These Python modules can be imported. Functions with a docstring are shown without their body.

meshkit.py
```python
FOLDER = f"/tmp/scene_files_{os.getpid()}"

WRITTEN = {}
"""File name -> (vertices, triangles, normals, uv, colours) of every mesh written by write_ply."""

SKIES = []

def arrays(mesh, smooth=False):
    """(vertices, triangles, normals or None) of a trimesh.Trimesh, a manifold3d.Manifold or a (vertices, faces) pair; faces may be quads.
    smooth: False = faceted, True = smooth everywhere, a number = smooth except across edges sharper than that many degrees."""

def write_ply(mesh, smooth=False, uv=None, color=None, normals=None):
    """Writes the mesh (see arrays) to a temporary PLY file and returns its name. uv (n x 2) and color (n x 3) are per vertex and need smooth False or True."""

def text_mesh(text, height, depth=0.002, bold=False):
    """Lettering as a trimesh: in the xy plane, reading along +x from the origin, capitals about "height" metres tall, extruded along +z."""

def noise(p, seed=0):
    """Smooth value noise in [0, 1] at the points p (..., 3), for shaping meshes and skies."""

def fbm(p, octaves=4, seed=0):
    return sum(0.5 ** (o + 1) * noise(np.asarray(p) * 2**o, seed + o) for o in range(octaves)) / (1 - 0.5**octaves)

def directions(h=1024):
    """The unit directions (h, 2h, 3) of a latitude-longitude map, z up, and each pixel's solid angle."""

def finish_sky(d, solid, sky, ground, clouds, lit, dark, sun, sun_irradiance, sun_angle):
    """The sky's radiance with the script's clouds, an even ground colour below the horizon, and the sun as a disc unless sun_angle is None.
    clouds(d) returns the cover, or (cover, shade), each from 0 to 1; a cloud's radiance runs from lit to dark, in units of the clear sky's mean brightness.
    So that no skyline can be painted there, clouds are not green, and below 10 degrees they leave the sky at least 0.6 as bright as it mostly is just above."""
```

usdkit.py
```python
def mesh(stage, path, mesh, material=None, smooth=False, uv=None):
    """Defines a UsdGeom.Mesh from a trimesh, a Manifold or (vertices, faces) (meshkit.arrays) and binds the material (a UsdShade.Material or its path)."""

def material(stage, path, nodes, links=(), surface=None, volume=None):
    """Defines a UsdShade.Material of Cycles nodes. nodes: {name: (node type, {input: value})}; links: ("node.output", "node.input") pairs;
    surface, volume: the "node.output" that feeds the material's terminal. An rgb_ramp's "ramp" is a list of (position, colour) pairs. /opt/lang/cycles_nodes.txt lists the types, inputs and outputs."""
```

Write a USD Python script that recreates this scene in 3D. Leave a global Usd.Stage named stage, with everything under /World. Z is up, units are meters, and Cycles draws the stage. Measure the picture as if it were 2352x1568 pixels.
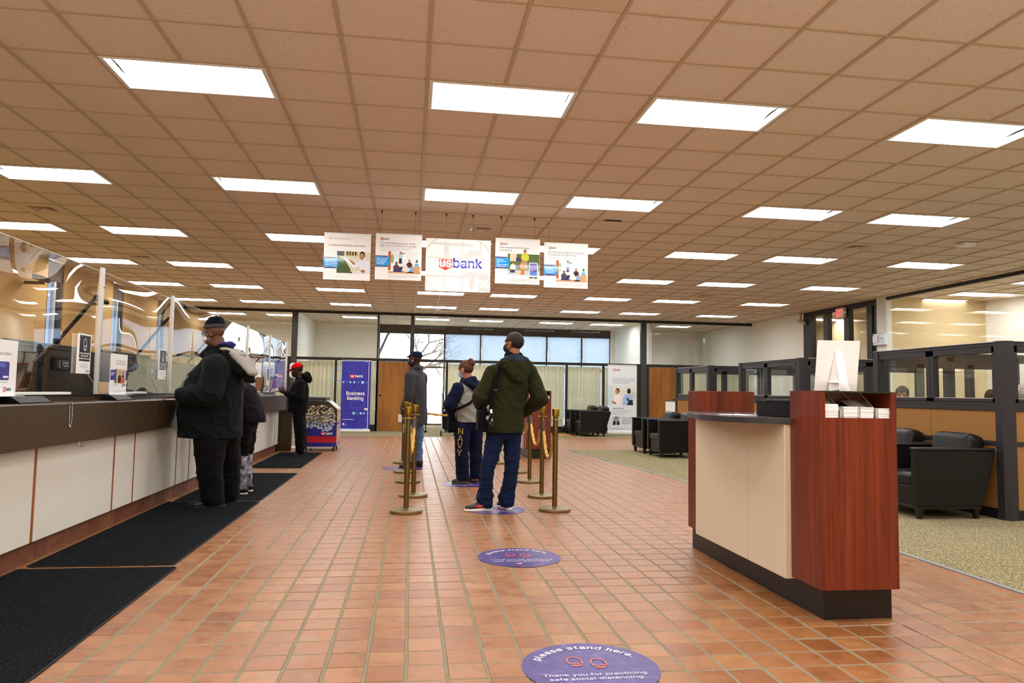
import math, random, numpy as np, trimesh, usdkit, meshkit, manifold3d
from manifold3d import Manifold, OpType
from shapely.geometry import Polygon
from shapely import union_all
from pxr import Usd, UsdGeom, UsdShade, UsdLux, Gf, Sdf, Vt

random.seed(7)
RNG = np.random.default_rng(7)
stage = Usd.Stage.CreateInMemory()
UsdGeom.SetStageUpAxis(stage, 'Z')
UsdGeom.SetStageMetersPerUnit(stage, 1.0)
UsdGeom.Xform.Define(stage, '/World')
UsdGeom.Scope.Define(stage, '/World/Looks')

# ------------------------------------------------------------------ camera, sky, exposure
EYE = np.array([0.0, 0.0, 1.2103])
YAW, PITCH, ROLL = 0.1368, 0.0696, 0.0166
FPX = 1671.84                                    # focal length in pixels of the 2352 x 1568 picture
cy, sy, cp, sp = math.cos(YAW), math.sin(YAW), math.cos(PITCH), math.sin(PITCH)
FWD = np.array([sy * cp, cy * cp, sp]); RGT = np.array([cy, -sy, 0.0]); UPV = np.cross(RGT, FWD)
CR, CU = math.cos(ROLL) * RGT + math.sin(ROLL) * UPV, -math.sin(ROLL) * RGT + math.cos(ROLL) * UPV
cam = UsdGeom.Camera.Define(stage, '/World/camera')
cam.CreateHorizontalApertureAttr(36.0); cam.CreateVerticalApertureAttr(24.0)
cam.CreateFocalLengthAttr(FPX * 36.0 / 2352)
cam.CreateFStopAttr(0.0)
cam.CreateClippingRangeAttr((0.05, 400.0))
cam.CreateExposureAttr(0.0)
M4 = Gf.Matrix4d(*[float(x) for r in ((*CR, 0), (*CU, 0), (*-FWD, 0), (*EYE, 1)) for x in r])
cam.AddTransformOp().Set(M4)
sky = UsdLux.DomeLight.Define(stage, '/World/sky')
sky.CreateColorAttr(Gf.Vec3f(0.86, 0.93, 1.0)); sky.CreateIntensityAttr(2.2)
LAMP = 18.5                                      # emission of the troffer lenses
LAMP_TINT = (1.0, 1.0, 0.985)

# ------------------------------------------------------------------ helpers
USED = {}
def npath(parent, name):
    k = USED.get((parent, name), 0); USED[(parent, name)] = k + 1
    return f'{parent}/{name}' + (f'_{k:03d}' if k else '')
def lin(h):
    if not isinstance(h, str): return tuple(h)
    h = h.lstrip('#'); v = [int(h[i:i + 2], 16) / 255 for i in (0, 2, 4)]
    return tuple(x / 12.92 if x <= .04045 else ((x + .055) / 1.055) ** 2.4 for x in v)
def put(path, **kw):
    p = stage.GetPrimAtPath(path)
    for k, v in kw.items():
        if v: p.SetCustomDataByKey({'cat': 'category'}.get(k, k), v)
    return path
def obj(name, mesh, m, parent='/World', smooth=False, **kw):
    path = npath(parent, name)
    pm = usdkit.mesh(stage, path, mesh, MAT[m], smooth)
    if isinstance(mesh, CMesh) and mesh.col is not None:
        if len(mesh.col) != len(pm.GetPointsAttr().Get()): print('CD', path, len(mesh.col), len(mesh.vertices))
        UsdGeom.PrimvarsAPI(pm).CreatePrimvar('Cd', Sdf.ValueTypeNames.Color3fArray, 'vertex').Set(Vt.Vec3fArray.FromNumpy(np.asarray(mesh.col, np.float32)))
    return put(path, **kw) if kw else path
def thing(name, label, cat, loc=(0, 0, 0), rz=0.0, group=None, kind=None):
    path = npath('/World', name)
    x = UsdGeom.Xform.Define(stage, path)
    x.AddTranslateOp().Set(Gf.Vec3d(*map(float, loc))); x.AddRotateZOp().Set(math.degrees(rz))
    return put(path, label=label, cat=cat, group=group, kind=kind)
def struct(name, label=None):
    path = npath('/World', name)
    UsdGeom.Xform.Define(stage, path)
    return put(path, kind='structure', label=label, cat=None)
def sub(parent, name):
    path = npath(parent, name); UsdGeom.Xform.Define(stage, path); return path
def dup(src, label, loc, rz=0.0, group=None):
    was = stage.GetPrimAtPath(src).GetCustomData()
    base = src.rsplit('/', 1)[1]
    while base[-4:-3] == '_' and base[-3:].isdigit(): base = base[:-4]
    r = thing(base, label, was['category'], loc, rz, group or was.get('group'))
    p = stage.GetPrimAtPath(r)
    p.GetReferences().AddInternalReference(src); p.SetInstanceable(True)
    return r
class CMesh(trimesh.Trimesh):
    col = None
def cat(*ms):
    ms = [m for x in ms for m in (x if isinstance(x, (list, tuple)) else [x])]
    return trimesh.util.concatenate(ms)
def tm(v, f):
    return trimesh.Trimesh(np.asarray(v, float), np.asarray(f, int), process=False)
def box(x0, x1, y0, y1, z0, z1, b=0.0):
    x0, x1 = min(x0, x1), max(x0, x1); y0, y1 = min(y0, y1), max(y0, y1); z0, z1 = min(z0, z1), max(z0, z1)
    if b <= 0:
        m = trimesh.creation.box((x1 - x0, y1 - y0, z1 - z0)); m.apply_translation(((x0 + x1) / 2, (y0 + y1) / 2, (z0 + z1) / 2)); return m
    b = min(b, (x1 - x0) * .45, (y1 - y0) * .45, (z1 - z0) * .45)
    p = []
    for X, sx in ((x0, 1), (x1, -1)):
        for Y, sy_ in ((y0, 1), (y1, -1)):
            for Z, sz in ((z0, 1), (z1, -1)):
                p += [(X, Y + sy_ * b, Z + sz * b), (X + sx * b, Y, Z + sz * b), (X + sx * b, Y + sy_ * b, Z)]
    return man(Manifold.hull_points(np.array(p, float)))
def man(m):
    m = m.to_mesh(); return tm(m.vert_properties[:, :3], m.tri_verts)
def move(m, t=(0, 0, 0), rz=0, rx=0, ry=0):
    m = m.copy()
    for a, ax in ((rx, (1, 0, 0)), (ry, (0, 1, 0)), (rz, (0, 0, 1))):
        if a: m.apply_transform(trimesh.transformations.rotation_matrix(a, ax))
    m.apply_translation(t); return m
def cyl(r, p, q, n=16):
    return tube([p, q], r, n)
def tube(pts, r, n=10, prof=None, cap=True, closed=False):
    P = np.asarray(pts, float); k = len(P)
    T = np.gradient(P, axis=0) if k > 2 else np.repeat((P[1] - P[0])[None], 2, 0)
    T /= np.linalg.norm(T, axis=1, keepdims=True) + 1e-12
    a = np.array([0, 0, 1.0]) if abs(T[0][2]) < .9 else np.array([1.0, 0, 0])
    u = np.cross(T[0], a); u /= np.linalg.norm(u); V = []
    th = np.linspace(0, 2 * math.pi, n, endpoint=False)
    for i in range(k):
        u = u - T[i] * (u @ T[i]); u /= np.linalg.norm(u); w = np.cross(T[i], u)
        R = np.broadcast_to(np.asarray(r, float), (k,))[i] if np.ndim(r) < 2 else r
        rr = R * (prof(th, i) if prof else 1.0)
        V.append(P[i] + np.outer(rr * np.cos(th), u) + np.outer(rr * np.sin(th), w))
    V = np.vstack(V); F = []
    for i in range(k - 1):
        A = i * n + np.arange(n); B = i * n + (np.arange(n) + 1) % n
        F += [np.c_[A, B, B + n], np.c_[A, B + n, A + n]]
    if cap:
        V = np.vstack([V, P[0], P[-1]]); c0, c1 = len(V) - 2, len(V) - 1; A = np.arange(n); B = (A + 1) % n
        F += [np.c_[B, A, np.full(n, c0)], np.c_[A + (k - 1) * n, B + (k - 1) * n, np.full(n, c1)]]
    return tm(V, np.vstack(F))
def lathe(prof, n=32):
    prof = np.array(prof, float); th = np.linspace(0, 2 * math.pi, n, endpoint=False); k = len(prof)
    V = np.stack([np.outer(prof[:, 0], np.cos(th)), np.outer(prof[:, 0], np.sin(th)), np.repeat(prof[:, 1][:, None], n, 1)], -1).reshape(-1, 3); F = []
    for i in range(k - 1):
        A = i * n + np.arange(n); B = i * n + (np.arange(n) + 1) % n
        F += [np.c_[A, B, B + n], np.c_[A, B + n, A + n]]
    m = tm(V, np.vstack(F)); m.merge_vertices(); m.update_faces(m.nondegenerate_faces()); return m
def prism(poly, z0, z1):
    m = trimesh.creation.extrude_polygon(poly if isinstance(poly, Polygon) else Polygon(poly), z1 - z0, engine='earcut'); m.apply_translation((0, 0, z0)); return m
def xzprism(pts, y0, y1):                        # polygon in x,z swept along y
    m = prism(pts, 0, 1); v = m.vertices.copy(); m.vertices = np.c_[v[:, 0], y0 + (y1 - y0) * v[:, 2], v[:, 1]]; m.invert(); 
    if m.volume < 0: m.invert()
    return m
def yzprism(pts, x0, x1):                        # polygon in y,z swept along x
    m = prism(pts, 0, 1); v = m.vertices.copy(); m.vertices = np.c_[x0 + (x1 - x0) * v[:, 2], v[:, 0], v[:, 1]]
    if m.volume < 0: m.invert()
    return m
def rhull(pts, r, sub_=1):                       # rounded convex hull of spheres
    s = trimesh.creation.icosphere(sub_).vertices
    return Manifold.hull_points(np.vstack([s * r + np.array(p) for p in pts]))
def rbox(x0, x1, y0, y1, z0, z1, r, s=2):
    return man(rhull([(x, y, z) for x in (x0 + r, x1 - r) for y in (y0 + r, y1 - r) for z in (z0 + r, z1 - r)], r, s))
def sheet(U, V, fn):                             # grid surface fn(u,v)->xyz
    uu, vv = np.meshgrid(U, V, indexing='ij'); P = fn(uu, vv).reshape(-1, 3); n, m = len(U), len(V)
    i = np.arange(n - 1)[:, None] * m + np.arange(m - 1)[None]; i = i.ravel()
    return tm(P, np.vstack([np.c_[i, i + m, i + m + 1], np.c_[i, i + m + 1, i + 1]]))
def project(p):
    d = np.asarray(p, float) - EYE; x, y, z = d @ CR, d @ CU, d @ FWD
    return 1176 + FPX * x / z, 784 - FPX * y / z, z

# flat print: coloured shapes and lettering on a sheet, one mesh
class Print:
    def __init__(s): s.V, s.F, s.C, s.n, s.k = [], [], [], 0, 0
    def add(s, v2, f, col):
        s.k += 1; v2 = np.asarray(v2, float)[:, :2]
        s.V.append(np.c_[v2, np.full(len(v2), .0003 + .00012 * s.k)]); s.F.append(np.asarray(f) + s.n); s.n += len(v2)
        s.C.append(np.repeat([lin(col)], len(v2), 0)); return s
    def poly(s, pts, col):
        g = pts if hasattr(pts, 'geom_type') else Polygon(pts).buffer(0)
        for a in getattr(g, 'geoms', [g]):
            if a.geom_type == 'Polygon' and a.area > 1e-9:
                m = trimesh.creation.triangulate_polygon(a, engine='earcut'); s.add(m[0], m[1], col)
        return s
    def rect(s, x0, y0, x1, y1, col): return s.add([(x0, y0), (x1, y0), (x1, y1), (x0, y1)], [(0, 1, 2), (0, 2, 3)], col)
    def ell(s, cx, cy_, rx, ry, col, rot=0, n=18):
        t = np.linspace(0, 2 * math.pi, n, endpoint=False); x, y = rx * np.cos(t), ry * np.sin(t); c, q = math.cos(rot), math.sin(rot)
        return s.add(np.c_[cx + x * c - y * q, cy_ + x * q + y * c], [(0, i, i + 1) for i in range(1, n - 1)], col)
    def rrect(s, x0, y0, x1, y1, r, col): return s.poly(Polygon([(x0 + r, y0 + r), (x1 - r, y0 + r), (x1 - r, y1 - r), (x0 + r, y1 - r)]).buffer(r, 4), col)
    def frame(s, x0, y0, x1, y1, w, r, col):
        a = Polygon([(x0 + r, y0 + r), (x1 - r, y0 + r), (x1 - r, y1 - r), (x0 + r, y1 - r)]).buffer(r, 4)
        return s.poly(a.difference(a.buffer(-w)), col)
    def text(s, t, x, y, h, col, bold=False, align='l', sx=1.0, rot=0.0):
        key = (t, bold)
        if key not in TXT:
            m = meshkit.text_mesh(t, 1.0, .05, bold); keep = m.face_normals[:, 2] > .5
            f = m.faces[keep]; u, inv = np.unique(f, return_inverse=True); TXT[key] = (m.vertices[u][:, :2], inv.reshape(-1, 3))
        v, f = TXT[key]; v = v * [h * sx, h]; w = v[:, 0].max() - v[:, 0].min()
        v = v - [v[:, 0].min() + {'l': 0, 'c': w / 2, 'r': w}[align], 0]
        if rot: v = np.c_[v[:, 0] * math.cos(rot) - v[:, 1] * math.sin(rot), v[:, 0] * math.sin(rot) + v[:, 1] * math.cos(rot)]
        return s.add(v + [x, y], f, col)
    def shield(s, x, y, h, red='#d8232a', blue='#14196b', sub_=True):     # bank emblem, lower left of capitals at x,y
        w = h * 1.28
        s.poly([(x, y + h * 1.12), (x + w, y + h * 1.12), (x + w, y - h * .05), (x + w / 2, y - h * .38), (x, y - h * .05)], red)
        s.text('us', x + w / 2, y + .12 * h, h * .98, '#ffffff', True, 'c', .82)
        return s.text('bank', x + w * 1.06, y + .1 * h, h * .98, blue, True, 'l', .95)
    def person(s, x, y, h, skin, hair, top, legs=None):                   # a small printed figure, feet or seat at y
        if legs: s.poly([(x - .13 * h, y), (x + .13 * h, y), (x + .1 * h, y + .45 * h), (x - .1 * h, y + .45 * h)], legs)
        b = y + (.42 * h if legs else 0)
        s.poly([(x - .17 * h, b), (x + .17 * h, b), (x + .2 * h, b + .22 * h), (x + .09 * h, b + .36 * h), (x - .09 * h, b + .36 * h), (x - .2 * h, b + .22 * h)], top)
        s.ell(x, b + .45 * h, .075 * h, .1 * h, hair); s.ell(x, b + .43 * h, .065 * h, .085 * h, skin)
        return s
    def lines(s, x, y, w, n, step, col, th=.35):                          # small print too fine to read
        for i in range(n): s.rect(x, y - i * step, x + w * (1 if i < n - 1 else .6), y - i * step + step * th, col)
        return s
    def mesh(s, o, r, u, flip=False):
        V = np.vstack(s.V); r, u = np.asarray(r, float), np.asarray(u, float); r /= np.linalg.norm(r); u /= np.linalg.norm(u); nrm = np.cross(r, u)
        m = CMesh(np.asarray(o) + V[:, :1] * r + V[:, 1:2] * u + V[:, 2:] * nrm, np.vstack(s.F), process=False)
        m.col = np.vstack(s.C); return m
TXT = {}

# ------------------------------------------------------------------ materials
MAT = {}
def mk(name, nodes, links=(), surface='p.BSDF'):
    MAT[name] = usdkit.material(stage, f'/World/Looks/{name}', nodes, links, surface)
def plain(name, col, rough=.5, metal=0., spec=.5, **kw):
    mk(name, {'p': ('principled_bsdf', {'base_color': lin(col), 'roughness': rough, 'metallic': metal, 'specular_ior_level': spec, **kw})})
def fabric(name, a, b, scale=300., rough=.9, bump=.25, dist=.002, spec=.2, sheen=0., big=0.):
    nodes = {'c': ('texture_coordinate', {}), 'n': ('noise_texture', {'scale': scale, 'detail': 3.}), 'r': ('rgb_ramp', {'ramp': [(.3, lin(a)), (.7, lin(b))]}),
             'b': ('bump', {'strength': bump, 'distance': dist}), 'p': ('principled_bsdf', {'roughness': rough, 'specular_ior_level': spec, 'sheen_weight': sheen})}
    links = [('c.object', 'n.vector'), ('n.fac', 'r.fac'), ('r.color', 'p.base_color'), ('b.normal', 'p.normal')]
    if big:                                       # broad soft creases on top of the weave
        nodes |= {'m': ('mapping', {'scale': (big, big, big * .55)}), 'n2': ('noise_texture', {'scale': 1., 'detail': 2., 'distortion': 1.2}), 'ad': ('math', {'math_type': 'multiply_add', 'value2': 6.})}
        links += [('c.object', 'm.vector'), ('m.vector', 'n2.vector'), ('n2.fac', 'ad.value1'), ('n.fac', 'ad.value3'), ('ad.value', 'b.height')]
    else: links.append(('n.fac', 'b.height'))
    mk(name, nodes, links)
def speckle(name, stops, scale):
    mk(name, {'g': ('geometry', {}), 'n': ('noise_texture', {'scale': scale, 'detail': 2., 'roughness': .7}), 'r': ('rgb_ramp', {'ramp': [(a, lin(b)) for a, b in stops]}), 'b': ('bump', {'strength': .8, 'distance': .006}), 'p': ('principled_bsdf', {'roughness': 1., 'specular_ior_level': .05})},
       [('g.position', 'n.vector'), ('n.fac', 'r.fac'), ('r.color', 'p.base_color'), ('n.fac', 'b.height'), ('b.normal', 'p.normal')])
def wood(name, a, b, sc=(30, 30, 1.6), rough=.35, coord='object', spec=.5):
    mk(name, {'c': ('texture_coordinate', {}), 'm': ('mapping', {'scale': sc}), 'n': ('noise_texture', {'scale': 1., 'detail': 5., 'roughness': .62, 'distortion': .8}),
              'm2': ('mapping', {'scale': (sc[0] * .18, sc[1] * .18, sc[2] * .5)}), 'n2': ('noise_texture', {'scale': 1., 'detail': 2.}), 'ad': ('mix_float', {'fac': .4}),
              'r': ('rgb_ramp', {'ramp': [(.3, lin(a)), (.68, lin(b))]}), 'b': ('bump', {'strength': .08, 'distance': .001}),
              'p': ('principled_bsdf', {'roughness': rough, 'specular_ior_level': spec})},
       [('c.' + coord, 'm.vector'), ('m.vector', 'n.vector'), ('c.' + coord, 'm2.vector'), ('m2.vector', 'n2.vector'), ('n.fac', 'ad.a'), ('n2.fac', 'ad.b'), ('ad.result', 'r.fac'),
        ('r.color', 'p.base_color'), ('n.fac', 'b.height'), ('b.normal', 'p.normal')])
def tiles(name, cols, rough, mott=.12):
    nodes = {'g': ('geometry', {}), 'o': ('object_info', {}), 's': ('math', {'math_type': 'add'}), 'f': ('math', {'math_type': 'fraction'}),
             'r': ('rgb_ramp', {'ramp': [(i / (len(cols) - 1), lin(c)) for i, c in enumerate(cols)]}),
             'n': ('noise_texture', {'scale': 9., 'detail': 6., 'roughness': .65}), 'r2': ('rgb_ramp', {'ramp': [(.25, (.72, .7, .68)), (.75, (1.12, 1.1, 1.08))]}),
             'mx': ('mix_color', {'blend_type': 'multiply', 'fac': 1., 'use_clamp': False}), 'n3': ('noise_texture', {'scale': 90., 'detail': 2.}), 'b': ('bump', {'strength': .16, 'distance': .0015}),
             'rr': ('map_range', {'from_min': .3, 'from_max': .7, 'to_min': rough - .08, 'to_max': rough + .1}), 'p': ('principled_bsdf', {'specular_ior_level': .85})}
    mk(name, nodes, [('g.random_per_island', 's.value1'), ('o.random', 's.value2'), ('s.value', 'f.value1'), ('f.value', 'r.fac'), ('g.position', 'n.vector'), ('n.fac', 'r2.fac'),
                     ('r.color', 'mx.a'), ('r2.color', 'mx.b'), ('mx.result', 'p.base_color'), ('g.position', 'n3.vector'), ('n3.fac', 'b.height'), ('b.normal', 'p.normal'), ('n.fac', 'rr.value'), ('rr.result', 'p.roughness')])
def glass(name, tint=(1, 1, 1), f0=.04, rough=0., pw=4.5):
    mk(name, {'l': ('layer_weight', {'blend': .5}), 'p5': ('math', {'math_type': 'power', 'value2': pw}), 'ma': ('math', {'math_type': 'multiply_add', 'value2': 1 - f0, 'value3': f0, 'use_clamp': True}),
              't': ('transparent_bsdf', {'color': tint}), 'g': ('glossy_bsdf', {'color': (1, 1, 1), 'roughness': rough}), 'x': ('mix_closure', {})},
       [('l.facing', 'p5.value1'), ('p5.value', 'ma.value1'), ('ma.value', 'x.fac'), ('t.BSDF', 'x.closure1'), ('g.BSDF', 'x.closure2')], 'x.closure')

tiles('quarry_tile', ['#8c5327', '#9a6232', '#a26c3c', '#945a2c', '#a67243', '#8f552b'], .36)
tiles('quarry_brick', ['#743e24', '#80482b', '#8a5032'], .5)
fabric('grout', '#767360', '#8e8a74', 120., .95)
mk('ceiling_board', {'g': ('geometry', {}), 'v': ('voronoi_texture', {'scale': 95.}), 'n': ('noise_texture', {'scale': 30., 'detail': 2.}), 'ad': ('math', {'math_type': 'multiply_add', 'value2': .55, 'value3': -.12}),
                     'lt': ('math', {'math_type': 'less_than'}), 'mx': ('mix_color', {'blend_type': 'mix', 'a': lin('#e3d1bf'), 'b': lin('#94755e')}), 'p': ('principled_bsdf', {'roughness': .95, 'specular_ior_level': .15})},
   [('g.position', 'v.vector'), ('g.position', 'n.vector'), ('n.fac', 'ad.value1'), ('v.distance', 'lt.value1'), ('ad.value', 'lt.value2'), ('lt.value', 'mx.fac'), ('mx.result', 'p.base_color')])
plain('grid_metal', '#bfa98c', .55)
mk('lamp_lens', {'e': ('emission', {'color': LAMP_TINT, 'strength': LAMP})}, surface='e.emission')
plain('lamp_frame', '#e6e2da', .5)
plain('dark_slot', '#14120f', .6)
plain('vent_metal', '#d9c2a6', .6)
speckle('carpet', [(.36, '#4a432e'), (.46, '#7a7052'), (.55, '#9c9170'), (.66, '#c9bf9e')], 130.)
speckle('mat_pile', [(.4, '#060709'), (.56, '#15171a'), (.64, '#3a3c41'), (.74, '#77797f')], 190.)
plain('mat_edge', '#0b0b0c', .8)
mk('mat_ribbed', {'g': ('geometry', {}), 'w': ('wave_texture', {'scale': 22., 'distortion': .5, 'detail': 1.}), 'n': ('noise_texture', {'scale': 260., 'detail': 2.}), 'r': ('rgb_ramp', {'ramp': [(.3, lin('#08090b')), (.55, lin('#202226')), (.66, lin('#4c5056')), (.75, lin('#8c9094'))]}),
                  'ad': ('math', {'math_type': 'multiply_add', 'value2': .6}), 'b': ('bump', {'strength': 1., 'distance': .02}), 'p': ('principled_bsdf', {'roughness': 1., 'specular_ior_level': .05})},
   [('g.position', 'w.vector'), ('g.position', 'n.vector'), ('n.fac', 'r.fac'), ('r.color', 'p.base_color'), ('w.fac', 'ad.value1'), ('n.fac', 'ad.value3'), ('ad.value', 'b.height'), ('b.normal', 'p.normal')])
fabric('brown_laminate', '#2a1f15', '#4a3926', 70., .33, .02, .0005, .5)
fabric('marble_brown', '#231a12', '#44341f', 40., .25, .0, .0005, .5)
plain('counter_panel', '#dedbd1', .55)
wood('strip_wood', '#7a3512', '#a8561f', (40, 40, 3))
wood('cherry', '#3d1006', '#84331a', (55, 55, 1.1), .32)
wood('oak', '#6a3a0c', '#ad702a', (16, 16, 1.1), .4)
fabric('cream_fabric', '#cbbca4', '#ddd1bb', 350., .95, .3, .001)
fabric('tan_fabric', '#93683a', '#a87b48', 260., .95, .5, .002)
plain('toe_black', '#0d0c10', .38)
plain('shelf_edge', '#25262a', .45)
plain('shelf_top', '#4f4a4c', .18)
plain('cubicle_metal', '#2e2c31', .42, 0, .35)
plain('cubicle_cap', '#d9d9d6', .3)
plain('bronze_frame', '#1d1a15', .38)
plain('post_grey', '#3d3c3a', .4)
fabric('wall_paint', '#f0eee6', '#f3f1ea', 30., .8, .02, .0005)
fabric('wall_tan', '#c79a5c', '#cfa466', 20., .8, .02, .0005)
fabric('wall_beige', '#d9c094', '#dfc79c', 20., .8, .02, .0005)
glass('pane_glass', (.95, .97, .96), .075)
glass('tinted_glass', (.22, .245, .28), .07)
glass('shade_glass', (.93, .96, .97), .04)
mk('roller_shade', {'t': ('transparent_bsdf', {'color': (.045, .05, .056)}), 'l': ('translucent_bsdf', {'color': (.12, .142, .172)}), 'a': ('add_closure', {})}, [('t.BSDF', 'a.closure1'), ('l.BSDF', 'a.closure2')], 'a.closure')
glass('acrylic', (.95, .96, .96), .085, 0., 2.9)
plain('acrylic_edge', '#dfe8ea', .15)
plain('alu', '#d5d9dc', .3, .6)
plain('black_plastic', '#09090a', .4, 0, .25)
plain('black_matte', '#0b0b0d', .75, 0, .2)
plain('white_card', '#f8f8f7', .6)
plain('white_gloss', '#f3f3f1', .25)
plain('paper', '#f8f8fb', .7)
mk('print', {'a': ('attribute', {'attribute': 'Cd'}), 'p': ('principled_bsdf', {'roughness': .35, 'specular_ior_level': .5})}, [('a.color', 'p.base_color')])
mk('vinyl_print', {'a': ('attribute', {'attribute': 'Cd'}), 'g': ('geometry', {}), 'n': ('noise_texture', {'scale': 160., 'detail': 3., 'roughness': .7}), 'b': ('bump', {'strength': .5, 'distance': .003}), 'p': ('principled_bsdf', {'roughness': .22, 'specular_ior_level': .7})},
   [('a.color', 'p.base_color'), ('g.position', 'n.vector'), ('n.fac', 'b.height'), ('b.normal', 'p.normal')])
mk('curtain', {'d': ('diffuse_bsdf', {'color': lin('#e6e2c6')}), 't': ('translucent_bsdf', {'color': lin('#dfdcc6')}), 'x': ('mix_closure', {'fac': .45})}, [('d.BSDF', 'x.closure1'), ('t.BSDF', 'x.closure2')], 'x.closure')
mk('leather', {'c': ('texture_coordinate', {}), 'v': ('noise_texture', {'scale': 60., 'detail': 4.}), 'b': ('bump', {'strength': .25, 'distance': .003}), 'p': ('principled_bsdf', {'base_color': (.004, .004, .0045), 'roughness': .36, 'specular_ior_level': .3})},
   [('c.object', 'v.vector'), ('v.fac', 'b.height'), ('b.normal', 'p.normal')])
plain('leg_black', '#0b0a0a', .45)
fabric('brass_old', '#5c4a2a', '#7d6a42', 25., .3, .0)
MAT['brass_old'].GetPrim()
plain('brass_shaft', '#7a6742', .32, 1.)
plain('brass_cap', '#a8842f', .3, 1.)
plain('brass_base', '#8d7d5a', .4, .85)
plain('rope_gold', '#c89a45', .6)
plain('rope_end', '#4a3a33', .4, .5)
plain('chrome', '#c8c8c8', .2, 1.)
plain('red_sign', '#c01010', .4)
mk('exit_glow', {'e': ('emission', {'color': (1., .09, .08), 'strength': 2.2})}, surface='e.emission')
plain('sign_box', '#d8d2c8', .5)
plain('coin_white', '#e4e4e2', .35)
fabric('rug', '#8a6a3c', '#c3a06a', 18., 1., .4, .004, .05)
fabric('bark', '#3b3733', '#5b5650', 8., .95, .4)
fabric('pavement', '#dcdcda', '#ecebe6', 3., .95, .1)
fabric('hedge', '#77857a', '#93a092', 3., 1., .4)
plain('orange_item', '#c8551a', .4)
plain('flower', '#e6d39a', .6)

def sheet_x(x, y0, y1, z0, z1): return tm([(x, y0, z0), (x, y1, z0), (x, y1, z1), (x, y0, z1)], [(0, 1, 2), (0, 2, 3)])
def sheet_y(y, x0, x1, z0, z1): return tm([(x0, y, z0), (x1, y, z0), (x1, y, z1), (x0, y, z1)], [(0, 1, 2), (0, 2, 3)])

# ------------------------------------------------------------------ the room
CZ, PIT, GX, GY = 3.5195, 0.58, -2.2529, 4.7234          # ceiling height and its grid
YB, XR, XL, YF, YX = 21.95, 10.75, -6.65, -5.0, 26.0     # back glass wall, right wall, left wall, front wall, outer wall
XO = 14.4                                                # far side of the offices behind the right wall
TP, TX, TY = 0.1754, 0.011, 3.335                        # floor tile pitch and a joint

def quad_area(pts):                                      # visible area in the picture of a small flat piece
    q = [project(p) for p in pts]
    if min(z for *_, z in q) < .3: return 0.
    P = Polygon([(a, b) for a, b, _ in q]).buffer(0)
    return P.intersection(FRAME).area
FRAME = Polygon([(0, 0), (2352, 0), (2352, 1568), (0, 1568)])

def slab(x0, x1, y0, y1, zt, h, c):                      # chamfered floor piece without a bottom
    v = [(x0, y0, zt - h), (x1, y0, zt - h), (x1, y1, zt - h), (x0, y1, zt - h), (x0, y0, zt - c), (x1, y0, zt - c), (x1, y1, zt - c), (x0, y1, zt - c),
         (x0 + c, y0 + c, zt), (x1 - c, y0 + c, zt), (x1 - c, y1 - c, zt), (x0 + c, y1 - c, zt)]
    f = [(8, 9, 10), (8, 10, 11)]
    for a, b in ((0, 4), (4, 8)):
        for i in range(4):
            j = (i + 1) % 4; f += [(a + i, a + j, b + j), (a + i, b + j, b + i)]
    return np.array(v), np.array(f)
def join(lst):
    V, F, n = [], [], 0
    for v, f in lst: V.append(v); F.append(f + n); n += len(v)
    return tm(np.vstack(V), np.vstack(F))

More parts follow.
